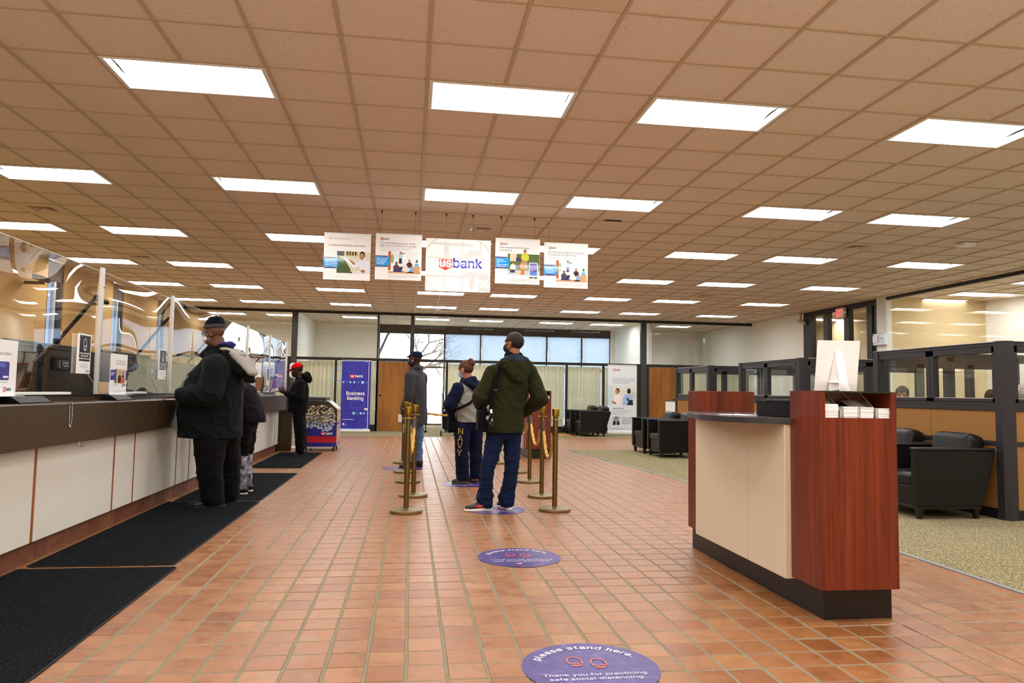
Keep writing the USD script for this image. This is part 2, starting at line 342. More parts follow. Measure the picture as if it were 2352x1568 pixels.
# floor: quarry tiles on grout, carpet beside them
fl = struct('floor', 'terracotta quarry tile floor with grey grout')
obj('grout', box(-2.62, XR, -2, 19.6, -.06, -.0028), 'grout', fl)
def in_tile(x, y):                                       # 1 whole, 0 none
    if y > 19.46 or x < -2.62: return 0
    edge = 3.86 if y < 10 else 3.86 - .49 * (y - 10) / 5.3
    return x < edge if y < 15.45 else x < XR
cells = []
for i in range(-15, 62):
    for j in range(-30, 93):
        x0, y0 = TX + TP * i, TY + TP * j
        if not in_tile(x0 + TP * .5, y0 + TP * .5): continue
        jx, jy, jz = RNG.normal(0, .0009, 3)
        x1, y1 = x0 + TP, y0 + TP
        if y0 > 19.2: y1 = min(y1, 19.46)
        a = (x0 + .0074 + jx, x1 - .0074 + jx, y0 + .0062 + jy, y1 - .0062 + jy, min(.0006, max(-.0012, jz * .8)))
        ar = quad_area([(a[0], a[2], 0), (a[1], a[2], 0), (a[1], a[3], 0), (a[0], a[3], 0)])
        if y0 < 2.2 and ar == 0 and y0 > -2 and False: continue
        hid = (x1 < -1.5 and y0 < 14) or (2.26 < x0 and x1 < 2.67 and 3.79 < y0 < 5.66)
        cells.append((0 if hid else ar, a))
cells.sort(key=lambda c: -c[0])
for k, (ar, a) in enumerate(cells[:300]):
    v, f = slab(a[0], a[1], a[2], a[3], a[4], .012, .0025); obj('tile', tm(v, f), 'quarry_tile', fl)
p = obj('tile_field', join([slab(a[0], a[1], a[2], a[3], a[4], .012, .0025) for ar, a in cells[300:] if a[3] > -2]), 'quarry_tile', fl, kind='stuff')
cp_ = struct('carpet_floor', 'olive tan flecked carpet beside the tiles')
E1 = [(3.86, -5), (3.86, 10), (3.37, 15.3), (3.37, 15.45)]
obj('carpet', prism(E1 + [(XR, 15.45), (XR, -5)], -.05, .004), 'carpet', cp_)
obj('carpet', box(-6.6, XR, 19.46, YX, -.05, .004), 'carpet', cp_)
obj('carpet', box(XR, XO, YF, YX, -.05, .003), 'carpet', cp_)
obj('carpet', box(XL, -2.62, YF, 19.46, -.05, .002), 'carpet', cp_)
ed = []
for a, b in zip(E1[:-2], E1[1:-1]):
    d = np.array(b) - a; n_ = np.array([-d[1], d[0]]) / np.hypot(*d)
    ed.append(prism([tuple(np.array(a) + n_ * .028), tuple(np.array(a) - n_ * .006), tuple(np.array(b) - n_ * .006), tuple(np.array(b) + n_ * .028)], -.01, .008))
plain('edge_strip', '#8d9497', .4)
obj('edge_strip', cat(ed), 'edge_strip', cp_)

# ceiling: boards in a grid
ce = struct('ceiling', 'suspended ceiling of pinholed beige boards in a metal grid')
obj('deck', box(XL - .3, XO + .3, YF - .3, YX + .3, CZ + .14, CZ + .3), 'dark_slot', ce)
LCOL, LROW = [-7, -4, 0, 4, 7, 11, 14, 18], [-14, -9, -4, 1, 6, 11, 16, 21, 26, 32]
lights, taken = [], set()
for r in LROW:
    for c in LCOL + [24]:
        if r == 32 and c in (24,): continue
        lights.append((c, r)); taken |= {(c, r), (c + 1, r)}
lights += [(24, r + 2) for r in (-4, 1, 6, 11, 16)]; taken |= {(c, r + 2) for c in (24, 25) for r in (-4, 1, 6, 11, 16)}
VENTS = [(-5, 9), (-5, 15), (-5, 22), (5, 9), (5, -2), (5, 27), (15, 9), (15, 19), (20, 25), (5, 31)]
taken |= {(c, r) for c, r in VENTS}
i0, i1, j0, j1 = -8, 29, -17, 37
bd = []
for i in range(i0, i1):
    for j in range(j0, j1):
        if (i, j) in taken: continue
        x0, y0 = GX + PIT * i, GY + PIT * j
        if x0 + PIT < XL or y0 > YX: continue
        a = (max(x0 + .006, XL), x0 + PIT - .006, y0 + .006, min(y0 + PIT - .006, YX))
        bd.append((quad_area([(a[0], a[2], CZ), (a[1], a[2], CZ), (a[1], a[3], CZ), (a[0], a[3], CZ)]) if a[3] < YB + .3 else 0, a))
bd.sort(key=lambda c: -c[0])
def board(a):
    z = CZ + .007 + RNG.normal(0, .0012)
    v = np.array([(a[0], a[2], z), (a[1], a[2], z), (a[1], a[3], z), (a[0], a[3], z), (a[0], a[2], z + .02), (a[1], a[2], z + .02), (a[1], a[3], z + .02), (a[0], a[3], z + .02)])
    f = [(0, 2, 1), (0, 3, 2), (4, 5, 6), (4, 6, 7)]
    for i in range(4):
        j = (i + 1) % 4; f += [(i, j, j + 4), (i, j + 4, i + 4)]
    return v, np.array(f)
for ar, a in bd[:300]: obj('ceiling_tile', tm(*board(a)), 'ceiling_board', ce)
obj('ceiling_tile_field', join([board(a) for ar, a in bd[300:]]), 'ceiling_board', ce, kind='stuff')
mids = {c + 1 for c in LCOL + [24]}
def holes(fixed, lo, hi, blocked):                       # spans of a bar that is cut at lamps
    s, out = lo, []
    for a, b in sorted(blocked):
        if a > s: out.append((s, min(a, hi)))
        s = max(s, b)
    if s < hi: out.append((s, hi))
    return [o for o in out if o[1] - o[0] > .01]
for i in range(i0 + 1, i1 + 1):
    x = GX + PIT * i
    if x < XL or x > XO: continue
    bl = [(GY + PIT * r, GY + PIT * (r + 1)) for c, r in lights if c + 1 == i]
    obj('grid_runner', cat([box(x - .013, x + .013, a, b, CZ - .004, CZ + .03) for a, b in holes(x, YF, YX, bl)]), 'grid_metal', ce)
for j in range(j0 + 1, j1):
    y = GY + PIT * j
    if y < YF or y > YX: continue
    obj('grid_cross_bar', box(XL, XO, y - .009, y + .009, CZ - .002, CZ + .025), 'grid_metal', ce)

# troffer lamps
def lamp():
    t = thing('ceiling_light', 'x', 'ceiling light', (0, 0, 0))
    W, D = PIT - .012, PIT / 2 - .012
    for s, (a, b, c, d) in zip('abcd', ((-W, W, -D, -D + .022), (-W, W, D - .022, D), (-W, -W + .03, -D + .022, D - .022), (W - .03, W, -D + .022, D - .022))):
        obj('frame_bar', box(a, b, c, d, -.008, .05, .002), 'lamp_frame', t)
    obj('shadow_gap', box(-W + .03, W - .03, -D + .022, -D + .03, .0, .045), 'dark_slot', t)
    prof = [(-D + .03 + (2 * D - .052) * k / 10, .035 + .03 * math.sin(math.pi * k / 10)) for k in range(11)]
    obj('lens', sheet(np.array([-W + .03, W - .03]), np.arange(11), lambda u, v: np.stack([u, np.array([p[0] for p in prof])[v.astype(int)], np.array([p[1] for p in prof])[v.astype(int)]], -1)), 'lamp_lens', t)
    return t
ORD = ['first', 'second', 'third', 'fourth', 'fifth', 'sixth', 'seventh', 'eighth', 'ninth']
lamp0 = None
for r in LROW:
    row = [(c, project((GX + PIT * (c + 1), GY + PIT * (r + .5), CZ))) for c in LCOL + [24] if (c, r) in lights]
    vis = [c for c, q in row if q[2] > .5 and -150 < q[0] < 2500 and q[1] > -40 and r < 28]
    if r in (-4, 1, 6, 11, 16): row.append((24.5, None))
    for c, q in row:
        pos = (GX + PIT * (c + 1), GY + PIT * (r + .5), CZ)
        if c == 24.5: c, pos = 24, (GX + PIT * 25, GY + PIT * (r + 2.5), CZ)
        if r == 32: lab, g = 'fluorescent troffer in the ceiling of the offices behind the back glass wall', 'office ceiling lights behind the back glass'
        elif c == 24: lab, g = 'fluorescent troffer in the ceiling of the office behind the right glass wall', 'office ceiling lights behind the right glass'
        elif c in vis: lab, g = f'bright fluorescent troffer, {ORD[vis.index(c)]} from the left in the {ORD[LROW.index(r) - 3]} ceiling row from the front', 'bright ceiling troffers over the lobby'
        else: lab, g = 'fluorescent troffer in the lobby ceiling outside the picture', 'lobby troffers outside the picture'
        if lamp0 is None:
            lamp0 = lamp(); P0 = stage.GetPrimAtPath(lamp0); P0.GetAttribute('xformOp:translate').Set(Gf.Vec3d(*pos)); put(lamp0, label=lab, group=g)
        else: dup(lamp0, lab, pos, 0, g)

# ceiling vents
VL = {(-5, 9): 'square metal air vent at the far left of the ceiling, nearest on that side', (-5, 15): 'square air vent between lamps above the teller counter, middle one', (-5, 22): 'small far air vent above the teller counter near the back',
      (5, 9): 'louvred air vent right above the big white hanging sign', (5, -2): 'air vent cut by the top edge of the picture', (5, 27): 'small air vent just in front of the entrance glass',
      (15, 9): 'louvred air vent on the right beside the smoke detector', (15, 19): 'small air vent right of centre towards the back wall', (20, 25): 'plain perforated return grille near the far right corner', (5, 31): 'air vent in the ceiling behind the entrance glass'}
for (c, r), lab in VL.items():
    x, y = GX + PIT * (c + .5), GY + PIT * (r + .5)
    t = thing('air_vent', lab, 'air vent', (x, y, CZ), 0, 'ceiling air vents')
    h = PIT / 2 - .01
    if r == 25:
        obj('frame', cat([box(-h, h, -h, -h + .03, -.006, .01), box(-h, h, h - .03, h, -.006, .01), box(-h, -h + .03, -h, h, -.006, .01), box(h - .03, h, -h, h, -.006, .01)]), 'vent_metal', t)
        obj('backing', box(-h, h, -h, h, .02, .03), 'dark_slot', t)
        for k in range(9): obj('slat', box(-h + .03, h - .03, -h + .05 + k * .055, -h + .085 + k * .055, -.004, .008), 'vent_metal', t)
        continue
    obj('plate', cat([box(-h, h, -h, -.15, -.004, .01), box(-h, h, .15, h, -.004, .01), box(-h, -.15, -.15, .15, -.004, .01), box(.15, h, -.15, .15, -.004, .01)]), 'vent_metal', t)
    obj('backing', box(-.2, .2, -.2, .2, .09, .1), 'dark_slot', t)
    for k in range(3):
        q = .13 - k * .042; w = .014
        o = np.array([(-q, -q), (q, -q), (q, q), (-q, q)]); i_ = o * (q - .03) / q
        V, F = [], []
        for z, ring in ((-.003, o), (.03, i_), (-.006, o), (.026, i_)):
            V += [(a, b, z) for a, b in ring]
        for e in range(4):
            g_ = (e + 1) % 4
            F += [(e, g_, 4 + g_), (e, 4 + g_, 4 + e), (8 + e, 12 + g_, 8 + g_), (8 + e, 12 + e, 12 + g_)]
        obj('louvre', tm(V, F), 'vent_metal', t)

# back glass wall
wb = struct('wall_back', 'glazed back wall with bronze posts, curtains behind its lower panes')
obj('top_rail', box(XL, XR, YB - .03, YB + .03, CZ - .075, CZ + .05), 'bronze_frame', wb)
obj('header_rail', box(XL, XR, YB - .05, YB + .05, 2.07, 2.15, .004), 'bronze_frame', wb)
for a, b in ((-6.65, -3.49), (-3.33, -1.02), (1.08, 7.05), (8.27, XR)):
    obj('kick_plate', box(a, b, YB - .045, YB + .045, 0, .19, .003), 'bronze_frame', wb)
for x, w, z1, m in ((-3.41, .08, CZ - .06, 'post_grey'), (.01, .055, CZ - .06, 'post_grey'), (7.17, .09, CZ - .06, 'post_grey'), (-2.2, .03, 2.07, 'bronze_frame'), (-.99, .03, 2.07, 'bronze_frame'), (1.06, .035, 2.07, 'bronze_frame'),
                   (4.73, .03, 2.07, 'bronze_frame'), (5.89, .03, 2.07, 'bronze_frame'), (7.03, .05, 2.07, 'bronze_frame'), (7.3, .04, 2.07, 'bronze_frame'), (8.25, .04, 2.07, 'bronze_frame'), (9.5, .03, 2.07, 'bronze_frame'), (-4.9, .03, 2.07, 'bronze_frame'), (-3.54, .05, 2.07, 'bronze_frame'), (-1.0, .025, CZ - .06, 'bronze_frame')):
    obj('post', box(x - w, x + w, YB - .06, YB + .06, 0, z1, .006), m, wb)
for a, b in ((-6.65, -5.1), (-5.1, -4.0), (-4.0, -3.49), (-3.33, -2.17), (-2.17, -1.03), (-.97, -.045), (.065, 1.04), (1.04, 2.28), (2.28, 3.5), (3.5, 4.72), (4.72, 5.93), (5.93, 7.08), (7.26, 8.4), (8.4, 9.55), (9.55, 10.75)):
    obj('pane', sheet_y(YB, a + .004, b - .004, 2.15, CZ - .07), 'pane_glass', wb)
for a, b in ((-6.65, -4.93), (-4.87, -3.59), (-3.33, -2.23), (-2.17, -1.02), (1.095, 4.7), (4.76, 5.86), (5.92, 6.98), (8.29, 9.47), (9.53, 10.75)):
    obj('pane', sheet_y(YB, a, b, .19, 2.07), 'pane_glass', wb)
obj('pane', sheet_y(YB, .065, 1.025, .02, 2.07), 'pane_glass', wb)
def wooden_door(n, x0, x1, knob):
    d = struct('door_%d' % n, 'oak veneered flush door in the back glass wall')
    obj('door_panel', box(x0, x1, YB - .03, YB + .02, .012, 2.065, .003), 'oak', d)
    kx = x0 + .06 if knob < 0 else x1 - .06
    obj('knob', cat(lathe([(0, 0), (.026, 0), (.026, .006), (.01, .01), (.01, .035), (.024, .045), (.028, .058), (.02, .07), (0, .072)], 16)), 'black_plastic', d)
    p_ = stage.GetPrimAtPath(d + '/knob'); xf = UsdGeom.Xformable(p_); xf.AddTranslateOp().Set(Gf.Vec3d(kx, YB - .03, 1.06)); xf.AddRotateXOp().Set(90)
wooden_door(1, -.955, -.05, -1); wooden_door(2, 7.345, 8.205, 1)

# pleated curtains behind the lower panes
def curtain(x0, x1, lab):
    t = thing('curtain', lab, 'curtain', (x0, YB + .2, 2.05), 0, 'pleated curtains behind the back glass')
    n = max(4, int((x1 - x0) / .012)); seed = int(abs(x0) * 100)
    def fn(u, v):
        ph = u * 2 * math.pi / .125 + 1.3 * np.sin(u * 3.1 + seed) ; a = .03 * (1 - .35 * v)
        return np.stack([u, a * np.sin(ph) + .01 * np.sin(2.3 * ph + 1), -2.036 * v + 0 * u], -1)
    obj('pleats', sheet(np.linspace(0, x1 - x0, n), np.linspace(0.03, 1, 8), fn), 'curtain', t, True)
    obj('pinch_heading', sheet(np.linspace(0, x1 - x0, n), np.linspace(0, 1, 4), lambda u, v: np.stack([u, .035 * np.sin(u * 2 * math.pi / .125) * (1 + .3 * v) - .006, -.012 - .055 * v + .012 * np.sin(u * 2 * math.pi / .125)], -1)), 'curtain', t, True)
for a, b, lab in ((-6.6, -4.93, 'pale curtain behind the glass at the far left, behind the tellers'), (-4.87, -3.59, 'pale curtain behind the glass just left of the wide grey post, behind the shields'), (-3.33, -2.23, 'pale pleated curtain behind the man in the red cap'), (-2.17, -1.02, 'pale pleated curtain behind the blue roll-up banner'),
                  (1.095, 4.7, 'long sheer curtain behind the two people in the queue'), (4.76, 5.86, 'sheer curtain behind the two far armchairs'), (5.92, 6.98, 'curtain edge right of the white roll-up banner'), (8.29, 9.47, 'curtain seen through the far cubicle window, nearer the oak door'), (9.53, 10.7, 'curtain seen through the far cubicle windows, in the right corner')):
    curtain(a, b, lab)

# rooms behind the back wall and the outer wall with its windows
wf = struct('wall_far', 'outer wall behind the back offices')
for a, b in ((XL, -1.15), (7.24, XO)): obj('wall_panel', box(a, b, YX, YX + .2, 0, CZ + .1), 'wall_paint', wf)
obj('header', box(-1.15, 7.24, YX, YX + .2, 3.29, CZ + .1), 'bronze_frame', wf)
WX = [-1.15, -.03, 1.16, 2.45, 3.64, 4.87, 6.17, 7.24]
for k, (a, b) in enumerate(zip(WX[:-1], WX[1:])):
    w = struct('window_%d' % (k + 1), None)
    obj('window_frame', cat([box(a, a + .03, YX + .03, YX + .11, 0, 3.29), box(b - .03, b, YX + .03, YX + .11, 0, 3.29), box(a, b, YX + .03, YX + .11, 3.23, 3.29), box(a, b, YX + .03, YX + .11, 0, .06), box(a, b, YX + .03, YX + .11, 2.02, 2.07)]), 'bronze_frame', w)
    for z0, z1 in ((.06, 2.02), (2.07, 3.23)):
        obj('pane', sheet_y(YX + .065, a + .03, b - .03, z0, z1), ['tinted_glass', 'pane_glass'][k] if k < 2 else 'shade_glass', w)
    if k > 1: obj('roller_shade', sheet_y(YX + .013, a + .035, b - .035, .3, 3.28), 'roller_shade', w)
for nm, a in (('wall_office_left', -3.4), ('wall_office_right', 7.43)):
    w = struct(nm); obj('wall_panel', box(a - .04, a + .04, YB + .07, YX, 0, CZ + .1), 'wall_paint', w)

# right wall: plaster, a bronze glazed door frame, a column and office glass
wr = struct('wall_right', 'right wall of plaster, bronze door frame and office glass')
obj('plaster', box(XR, XR + .12, 18.78, YX, 0, CZ + .1), 'wall_paint', wr)
obj('top_rail', box(XR - .02, XR + .1, 15.6, 18.78, CZ - .13, CZ + .05), 'bronze_frame', wr)
for a, b in ((18.35, 18.78), (17.6, 17.8), (16.66, 16.88), (15.76, 15.96), (15.58, 15.66)): obj('post', box(XR - .03, XR + .1, a, b, 0, CZ - .1, .005), 'bronze_frame', wr)
obj('mid_rail', box(XR - .02, XR + .08, 15.6, 16.7, 2.02, 2.1), 'bronze_frame', wr)
for a, b in ((17.8, 18.35), (16.88, 17.6), (15.96, 16.66), (15.66, 15.76)): obj('pane', sheet_x(XR + .035, a, b, .1, CZ - .13), 'pane_glass', wr)
obj('column', box(XR - .03, XR + .12, 15.24, 15.58, 0, CZ + .1, .004), 'wall_paint', wr)
obj('glass_rail', box(XR - .02, XR + .05, YF, 15.24, CZ - .06, CZ + .05), 'bronze_frame', wr)
ys = [15.24, 14.32, 13.31, 12.33, 11.33, 10.3, 9.3, 8.3, 7.3, 5.3, 3.3, 1.3, -1, -3, -5]
for a, b in zip(ys[1:], ys[:-1]): obj('pane', sheet_x(XR + .015, a + .004, b - .004, .02, CZ - .06), 'pane_glass', wr)
wo = struct('wall_offices', 'cream wall of the offices behind the right glass')
obj('wall_panel', box(13.3, 13.4, YF, 15.4, 0, CZ + .1), 'wall_paint', wo)
obj('wall_panel', box(XR + .1, 13.4, 15.3, 15.5, 0, CZ + .1), 'wall_beige', wo)
obj('wall_panel', box(12.7, 12.8, 15.5, YX, 0, CZ + .1), 'wall_beige', wo)
obj('wall_panel', box(XO, XO + .1, YF, YX, 0, CZ + .1), 'wall_beige', wo)

# left wall behind the tellers with slit windows, and the wall behind the viewer
wl = struct('wall_left', 'tan wall behind the tellers with slit windows')
cuts = [(14.3, 14.95), (17.25, 17.9), (20.15, 20.75)]
y = YF
for a, b in cuts + [(YX, YX)]:
    obj('wall_panel', box(XL - .2, XL, y, a, 0, CZ + .1), 'wall_tan', wl); y = b
for a, b in cuts: obj('sill', box(XL - .2, XL, a, b, 0, .85), 'wall_tan', wl)
mk('dark_glass', {'t': ('transparent_bsdf', {'color': (.10, .12, .16)}), 'g': ('glossy_bsdf', {'color': (1, 1, 1), 'roughness': .0}), 'x': ('mix_closure', {'fac': .08})}, [('t.BSDF', 'x.closure1'), ('g.BSDF', 'x.closure2')], 'x.closure')
for k, (a, b) in enumerate(cuts):
    w = struct('window_%d' % (k + 8))
    obj('window_frame', cat([box(XL - .12, XL - .02, a, a + .07, .85, CZ), box(XL - .12, XL - .02, b - .07, b, .85, CZ), box(XL - .12, XL - .02, a, b, 3.15, CZ), box(XL - .12, XL - .02, a, b, .85, .92)]), 'post_grey', w)
    obj('centre_bar', box(XL - .1, XL - .04, (a + b) / 2 + .02, (a + b) / 2 + .1, .92, 3.15), 'alu', w)
    obj('pane', sheet_x(XL - .075, a + .07, b - .07, .92, 3.15), 'dark_glass', w)
wn = struct('wall_front', 'wall behind the viewer')
obj('wall_panel', box(XL - .2, XO + .1, YF - .2, YF, 0, CZ + .1), 'wall_tan', wn)

# outdoors
gr = obj('outdoor_ground', box(-60, 70, YX + .2, 160, -.4, -.06), 'pavement', kind='structure')
def bare_tree(x, y, h, seed, lab):
    R = np.random.default_rng(seed); t = thing('bare_tree', lab, 'tree', (x, y, -.06), 0, 'bare trees outside the entrance windows')
    tw = []; br = []
    def grow(p, d, L, r, lev):
        q = p + d * L; mid = p + d * L * .5 + R.normal(0, .04 * L, 3)
        m = tube([p, mid, q], np.array([r, r * .85, r * .68]), 5 if lev > 1 else 8, cap=False)
        (tw if lev > 2 else br if lev else trunk).append(m)
        if lev < 6:
            for _ in range(3 if lev in (1, 2, 3) else 2):
                e = d + R.normal(0, .55, 3); e[2] += .12; e /= np.linalg.norm(e); grow(q, e, L * R.uniform(.62, .8), r * .62, lev + 1)
    trunk = []
    grow(np.zeros(3), np.array([0, 0, 1.]), h * .24, h * .02, 0)
    obj('trunk', cat(trunk), 'bark', t, True)
    obj('bough', cat(br), 'bark', t, True, kind='stuff'); obj('twig', cat(tw), 'bark', t, kind='stuff')
bare_tree(-2.4, 38, 8.5, 3, 'bare winter tree outside, seen through the window above the oak door')
bare_tree(.2, 47, 9., 5, 'bare winter tree outside the entrance door, farther off')
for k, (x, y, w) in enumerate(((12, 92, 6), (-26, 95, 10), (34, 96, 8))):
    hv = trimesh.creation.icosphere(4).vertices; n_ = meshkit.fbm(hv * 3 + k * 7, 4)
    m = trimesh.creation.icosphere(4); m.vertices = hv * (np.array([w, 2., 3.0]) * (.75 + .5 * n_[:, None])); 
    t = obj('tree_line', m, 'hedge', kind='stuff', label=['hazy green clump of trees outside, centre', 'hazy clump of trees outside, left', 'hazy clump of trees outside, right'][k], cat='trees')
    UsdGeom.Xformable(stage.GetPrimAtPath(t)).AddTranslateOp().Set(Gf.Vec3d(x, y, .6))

# ------------------------------------------------------------------ teller counter on the left
XFc, XPc, XBc = -2.38, -2.5, -2.55                        # fascia, panel and tiled base faces
CT, CB = 1.083, .797
tc = thing('teller_counter', 'long brown teller counter with pale panels and a tiled base along the left', 'counter', (XPc, 0, 0))
Y0, Y1 = 3.0, 14.55
def L(m, t): m = m.copy(); m.apply_translation(np.array(t) * -1.); return m
def cbox(*a, **k): return L(box(*a, **k), (XPc, 0, 0))
obj('core', cbox(-3.15, -2.56, Y0, Y1, .02, CT - .05), 'black_matte', tc)
n = int((Y1 - Y0) / TP)
for k in range(n):
    y = Y0 + TP * k + .06
    obj('base_tile', cbox(-2.56, XBc, y + .004, y + TP - .004, .002, .143, b=.003), 'quarry_brick', tc)
obj('base_grout', cbox(-2.565, XBc - .004, Y0, Y1, 0, .145), 'grout', tc)
ST = [3.66, 4.9, 5.37, 6.7, 7.165, 8.39, 8.86, 10.12, 10.58, 11.95, 12.42, 13.65, 14.17]
for a, b in zip([Y0] + ST, ST + [Y1]):
    obj('front_panel', cbox(-2.56, XPc, a + .022, b - .022, .147, .8, b=.004), 'counter_panel', tc)
for a in ST: obj('wood_strip', cbox(-2.56, XPc - .006, a - .02, a + .02, .147, .8, b=.002), 'strip_wood', tc)
obj('fascia', cbox(-2.62, XFc, Y0, Y1 + .05, CB, CT, b=.006), 'brown_laminate', tc)
obj('ledge', cbox(-3.2, -2.615, Y0, Y1 + .05, CT - .03, 1.13, b=.003), 'brown_laminate', tc)
obj('ledge_nosing', cbox(-2.63, -2.605, Y0, Y1 + .05, 1.128, 1.136), 'black_plastic', tc)
obj('end_panel', cbox(-3.15, -2.27, Y1 + .1, Y1 + .16, 0, .8, b=.003), 'marble_brown', tc)
obj('end_core', cbox(-3.1, -2.5, Y1, Y1 + .1, 0, .79), 'marble_brown', tc)

# marble privacy screens behind the shields
for k, (a, b) in enumerate(((3.2, 4.6), (4.75, 5.95), (6.12, 6.96), (7.5, 8.8), (8.92, 10.2), (10.6, 11.9), (12.1, 13.1), (13.3, 14.5))):
    lab = ['dark stone privacy screen behind the counter, out at the left edge', 'dark stone privacy screen behind the big card poster at the left edge', 'dark stone privacy screen carrying the larger bank-insurance plaque',
           'dark stone privacy screen right of the shopping poster', 'dark stone privacy screen behind the big man in the parka', 'dark stone privacy screen beyond the man in the parka',
           'dark stone privacy screen beside the small notice near the counter end', 'dark screen nearest the far end of the counter'][k]
    t = thing('privacy_screen', lab, 'screen', (-2.82, a, 1.13), 0, 'stone screens along the teller counter')
    obj('slab', box(-.02, .02, 0, b - a, 0, .36, .003), 'marble_brown', t)
    obj('cap', box(-.024, .024, 0, b - a, .36, .375, .003), 'brown_laminate', t)

# acrylic shields with posts and braces
SP = [2.9, 4.77, 6.63, 8.5, 10.4, 12.3, 14.2, 16.1]
SL = ['off the left edge', 'at the left edge of the picture', 'between the two nearest mask notices', 'behind the man in the dark parka', 'just beyond the man in the parka', 'third from the far end', 'at the far end of the counter']
for k, (a, b) in enumerate(zip(SP[:-1], SP[1:])):
    t = thing('acrylic_shield', f'tall clear acrylic teller shield, {SL[k]}', 'shield', (-2.65, a, 1.13), 0, 'clear shields on the teller counter')
    R = np.random.default_rng(40 + k); ph = R.uniform(0, 6, 6); Ls = b - a - .03
    def wav(u, v, s): 
        q = .008 * np.sin(2.4 * u + ph[0] + 1.2 * v) + .0022 * np.sin(5.1 * u - 2 * v + ph[1]) + .003 * np.sin(3.2 * v + ph[2])
        return np.stack([q * np.minimum(1, 4 * v) * np.clip((1.05 - v) * 4, 0, 1) + s, .015 + u, .003 + v], -1)
    U, V = np.linspace(0, Ls, 36), np.linspace(0, 1.05, 22)
    obj('panel', sheet(U, V, lambda u, v: wav(u, v, 0.)), 'acrylic', t, True)
    obj('top_edge', tube(wav(U, np.full(36, 1.05), 0.), .0035, 5), 'acrylic_edge', t)
PL = ['left of the picture', 'at the left edge', 'left of the shopping poster', 'left of the man in the dark parka', 'hidden behind the parka', 'beyond the dark parka', 'by the man in the red cap', 'at the far end of the counter']
for k, y in enumerate(SP):
    if k == 0: continue
    t = thing('shield_post', f'silver shield post with a black brace, {PL[k]}', 'post', (-2.65, y, 1.13), 0, 'posts of the acrylic shields')
    obj('post', box(-.016, .016, -.02, .02, 0, 1.09 if k > 1 else 1.0, .003), 'alu', t)
    obj('brace', tube([(-.03, 0, .85), (-.4, 0, .35)], .016, 6), 'black_plastic', t)
    obj('brace_foot', cyl(.012, (-.4, 0, .36), (-.4, 0, .0), 8), 'black_plastic', t)
    obj('bolt', cyl(.005, (.017, 0, .92), (.022, 0, .92), 8), 'black_plastic', t)

XV, ZV = (0, 1, 0), (0, 0, 1)                            # print axes on faces that look along +x
def holder(y0, y1, z0, z1, x, lab, pr, tilt=0.0, nm='poster_holder'):
    t = thing(nm, lab, 'poster', (x, y0, z0), 0)
    obj('card', box(-.006, 0, 0, y1 - y0, 0, z1 - z0, .001), 'white_card', t)
    obj('print', pr.mesh((0.0002, 0, 0), XV, ZV), 'print', t)
    obj('foot', box(-.004, .06, 0, y1 - y0, -.004, 0.0), 'acrylic_edge', t) if nm == 'poster_holder' else None
    return t
p = Print(); w, h = .72, .36                             # card poster at the left edge
p.rect(0, 0, w, h, '#efeff0').text('Show your true colors.', w - .07, .262, .022, '#20204f', False, 'r')
p.rrect(w - .33, .1, w - .09, .22, .012, '#3a3a8f').rrect(w - .33, .185, w - .14, .21, .004, '#5a63c0'); p.rect(w - .16, .115, w - .1, .128, '#e8e8ff').lines(w - .5, .085, .4, 2, .012, '#b9b9b9')
p.shield(w - .15, .03, .022)
holder(4.53, 5.25, 1.134, 1.494, -2.6, 'white card poster with a blue bank card at the left edge of the counter', p)
p = Print(); w, h = .37, .36
p.rect(0, 0, w, h, '#efefee').text("You're one step away", w * .3, .29, .016, '#20204f').text('from a chance to win.', w * .3, .265, .016, '#20204f')
p.rect(0, .125, w, .215, '#2b2f8c').rect(w * .25, .1, w * .93, .225, '#c9b79c').rect(w * .25, .1, w * .36, .225, '#6e4c33').person(w * .55, .1, .2, '#c98f68', '#17110e', '#17151c').person(w * .74, .1, .2, '#a97350', '#120e0d', '#2a2130')
p.rect(w * .62, .1, w * .82, .155, '#e0532f').lines(w * .03, .19, .07, 3, .012, '#dfe4ff', .5); p.lines(w * .2, .09, w * .35, 2, .012, '#bbbbbb').shield(w * .7, .075, .02).lines(w * .15, .035, w * .75, 3, .009, '#d5d5d5')
holder(6.78, 7.15, 1.134, 1.49, -2.6, 'white counter poster showing two women with a red shopping bag', p)
p = Print(); p.rect(0, 0, .34, .36, '#ededee').lines(.08, .3, .2, 2, .02, '#55558a').rect(.05, .06, .3, .23, '#c7ccd8').person(.16, .06, .2, '#8a5a3e', '#181210', '#3b3f96').person(.24, .06, .17, '#c58a66', '#221a16', '#44405a')
holder(12.42, 12.76, 1.134, 1.49, -2.6, 'white counter poster with people, beyond the dark parka', p)
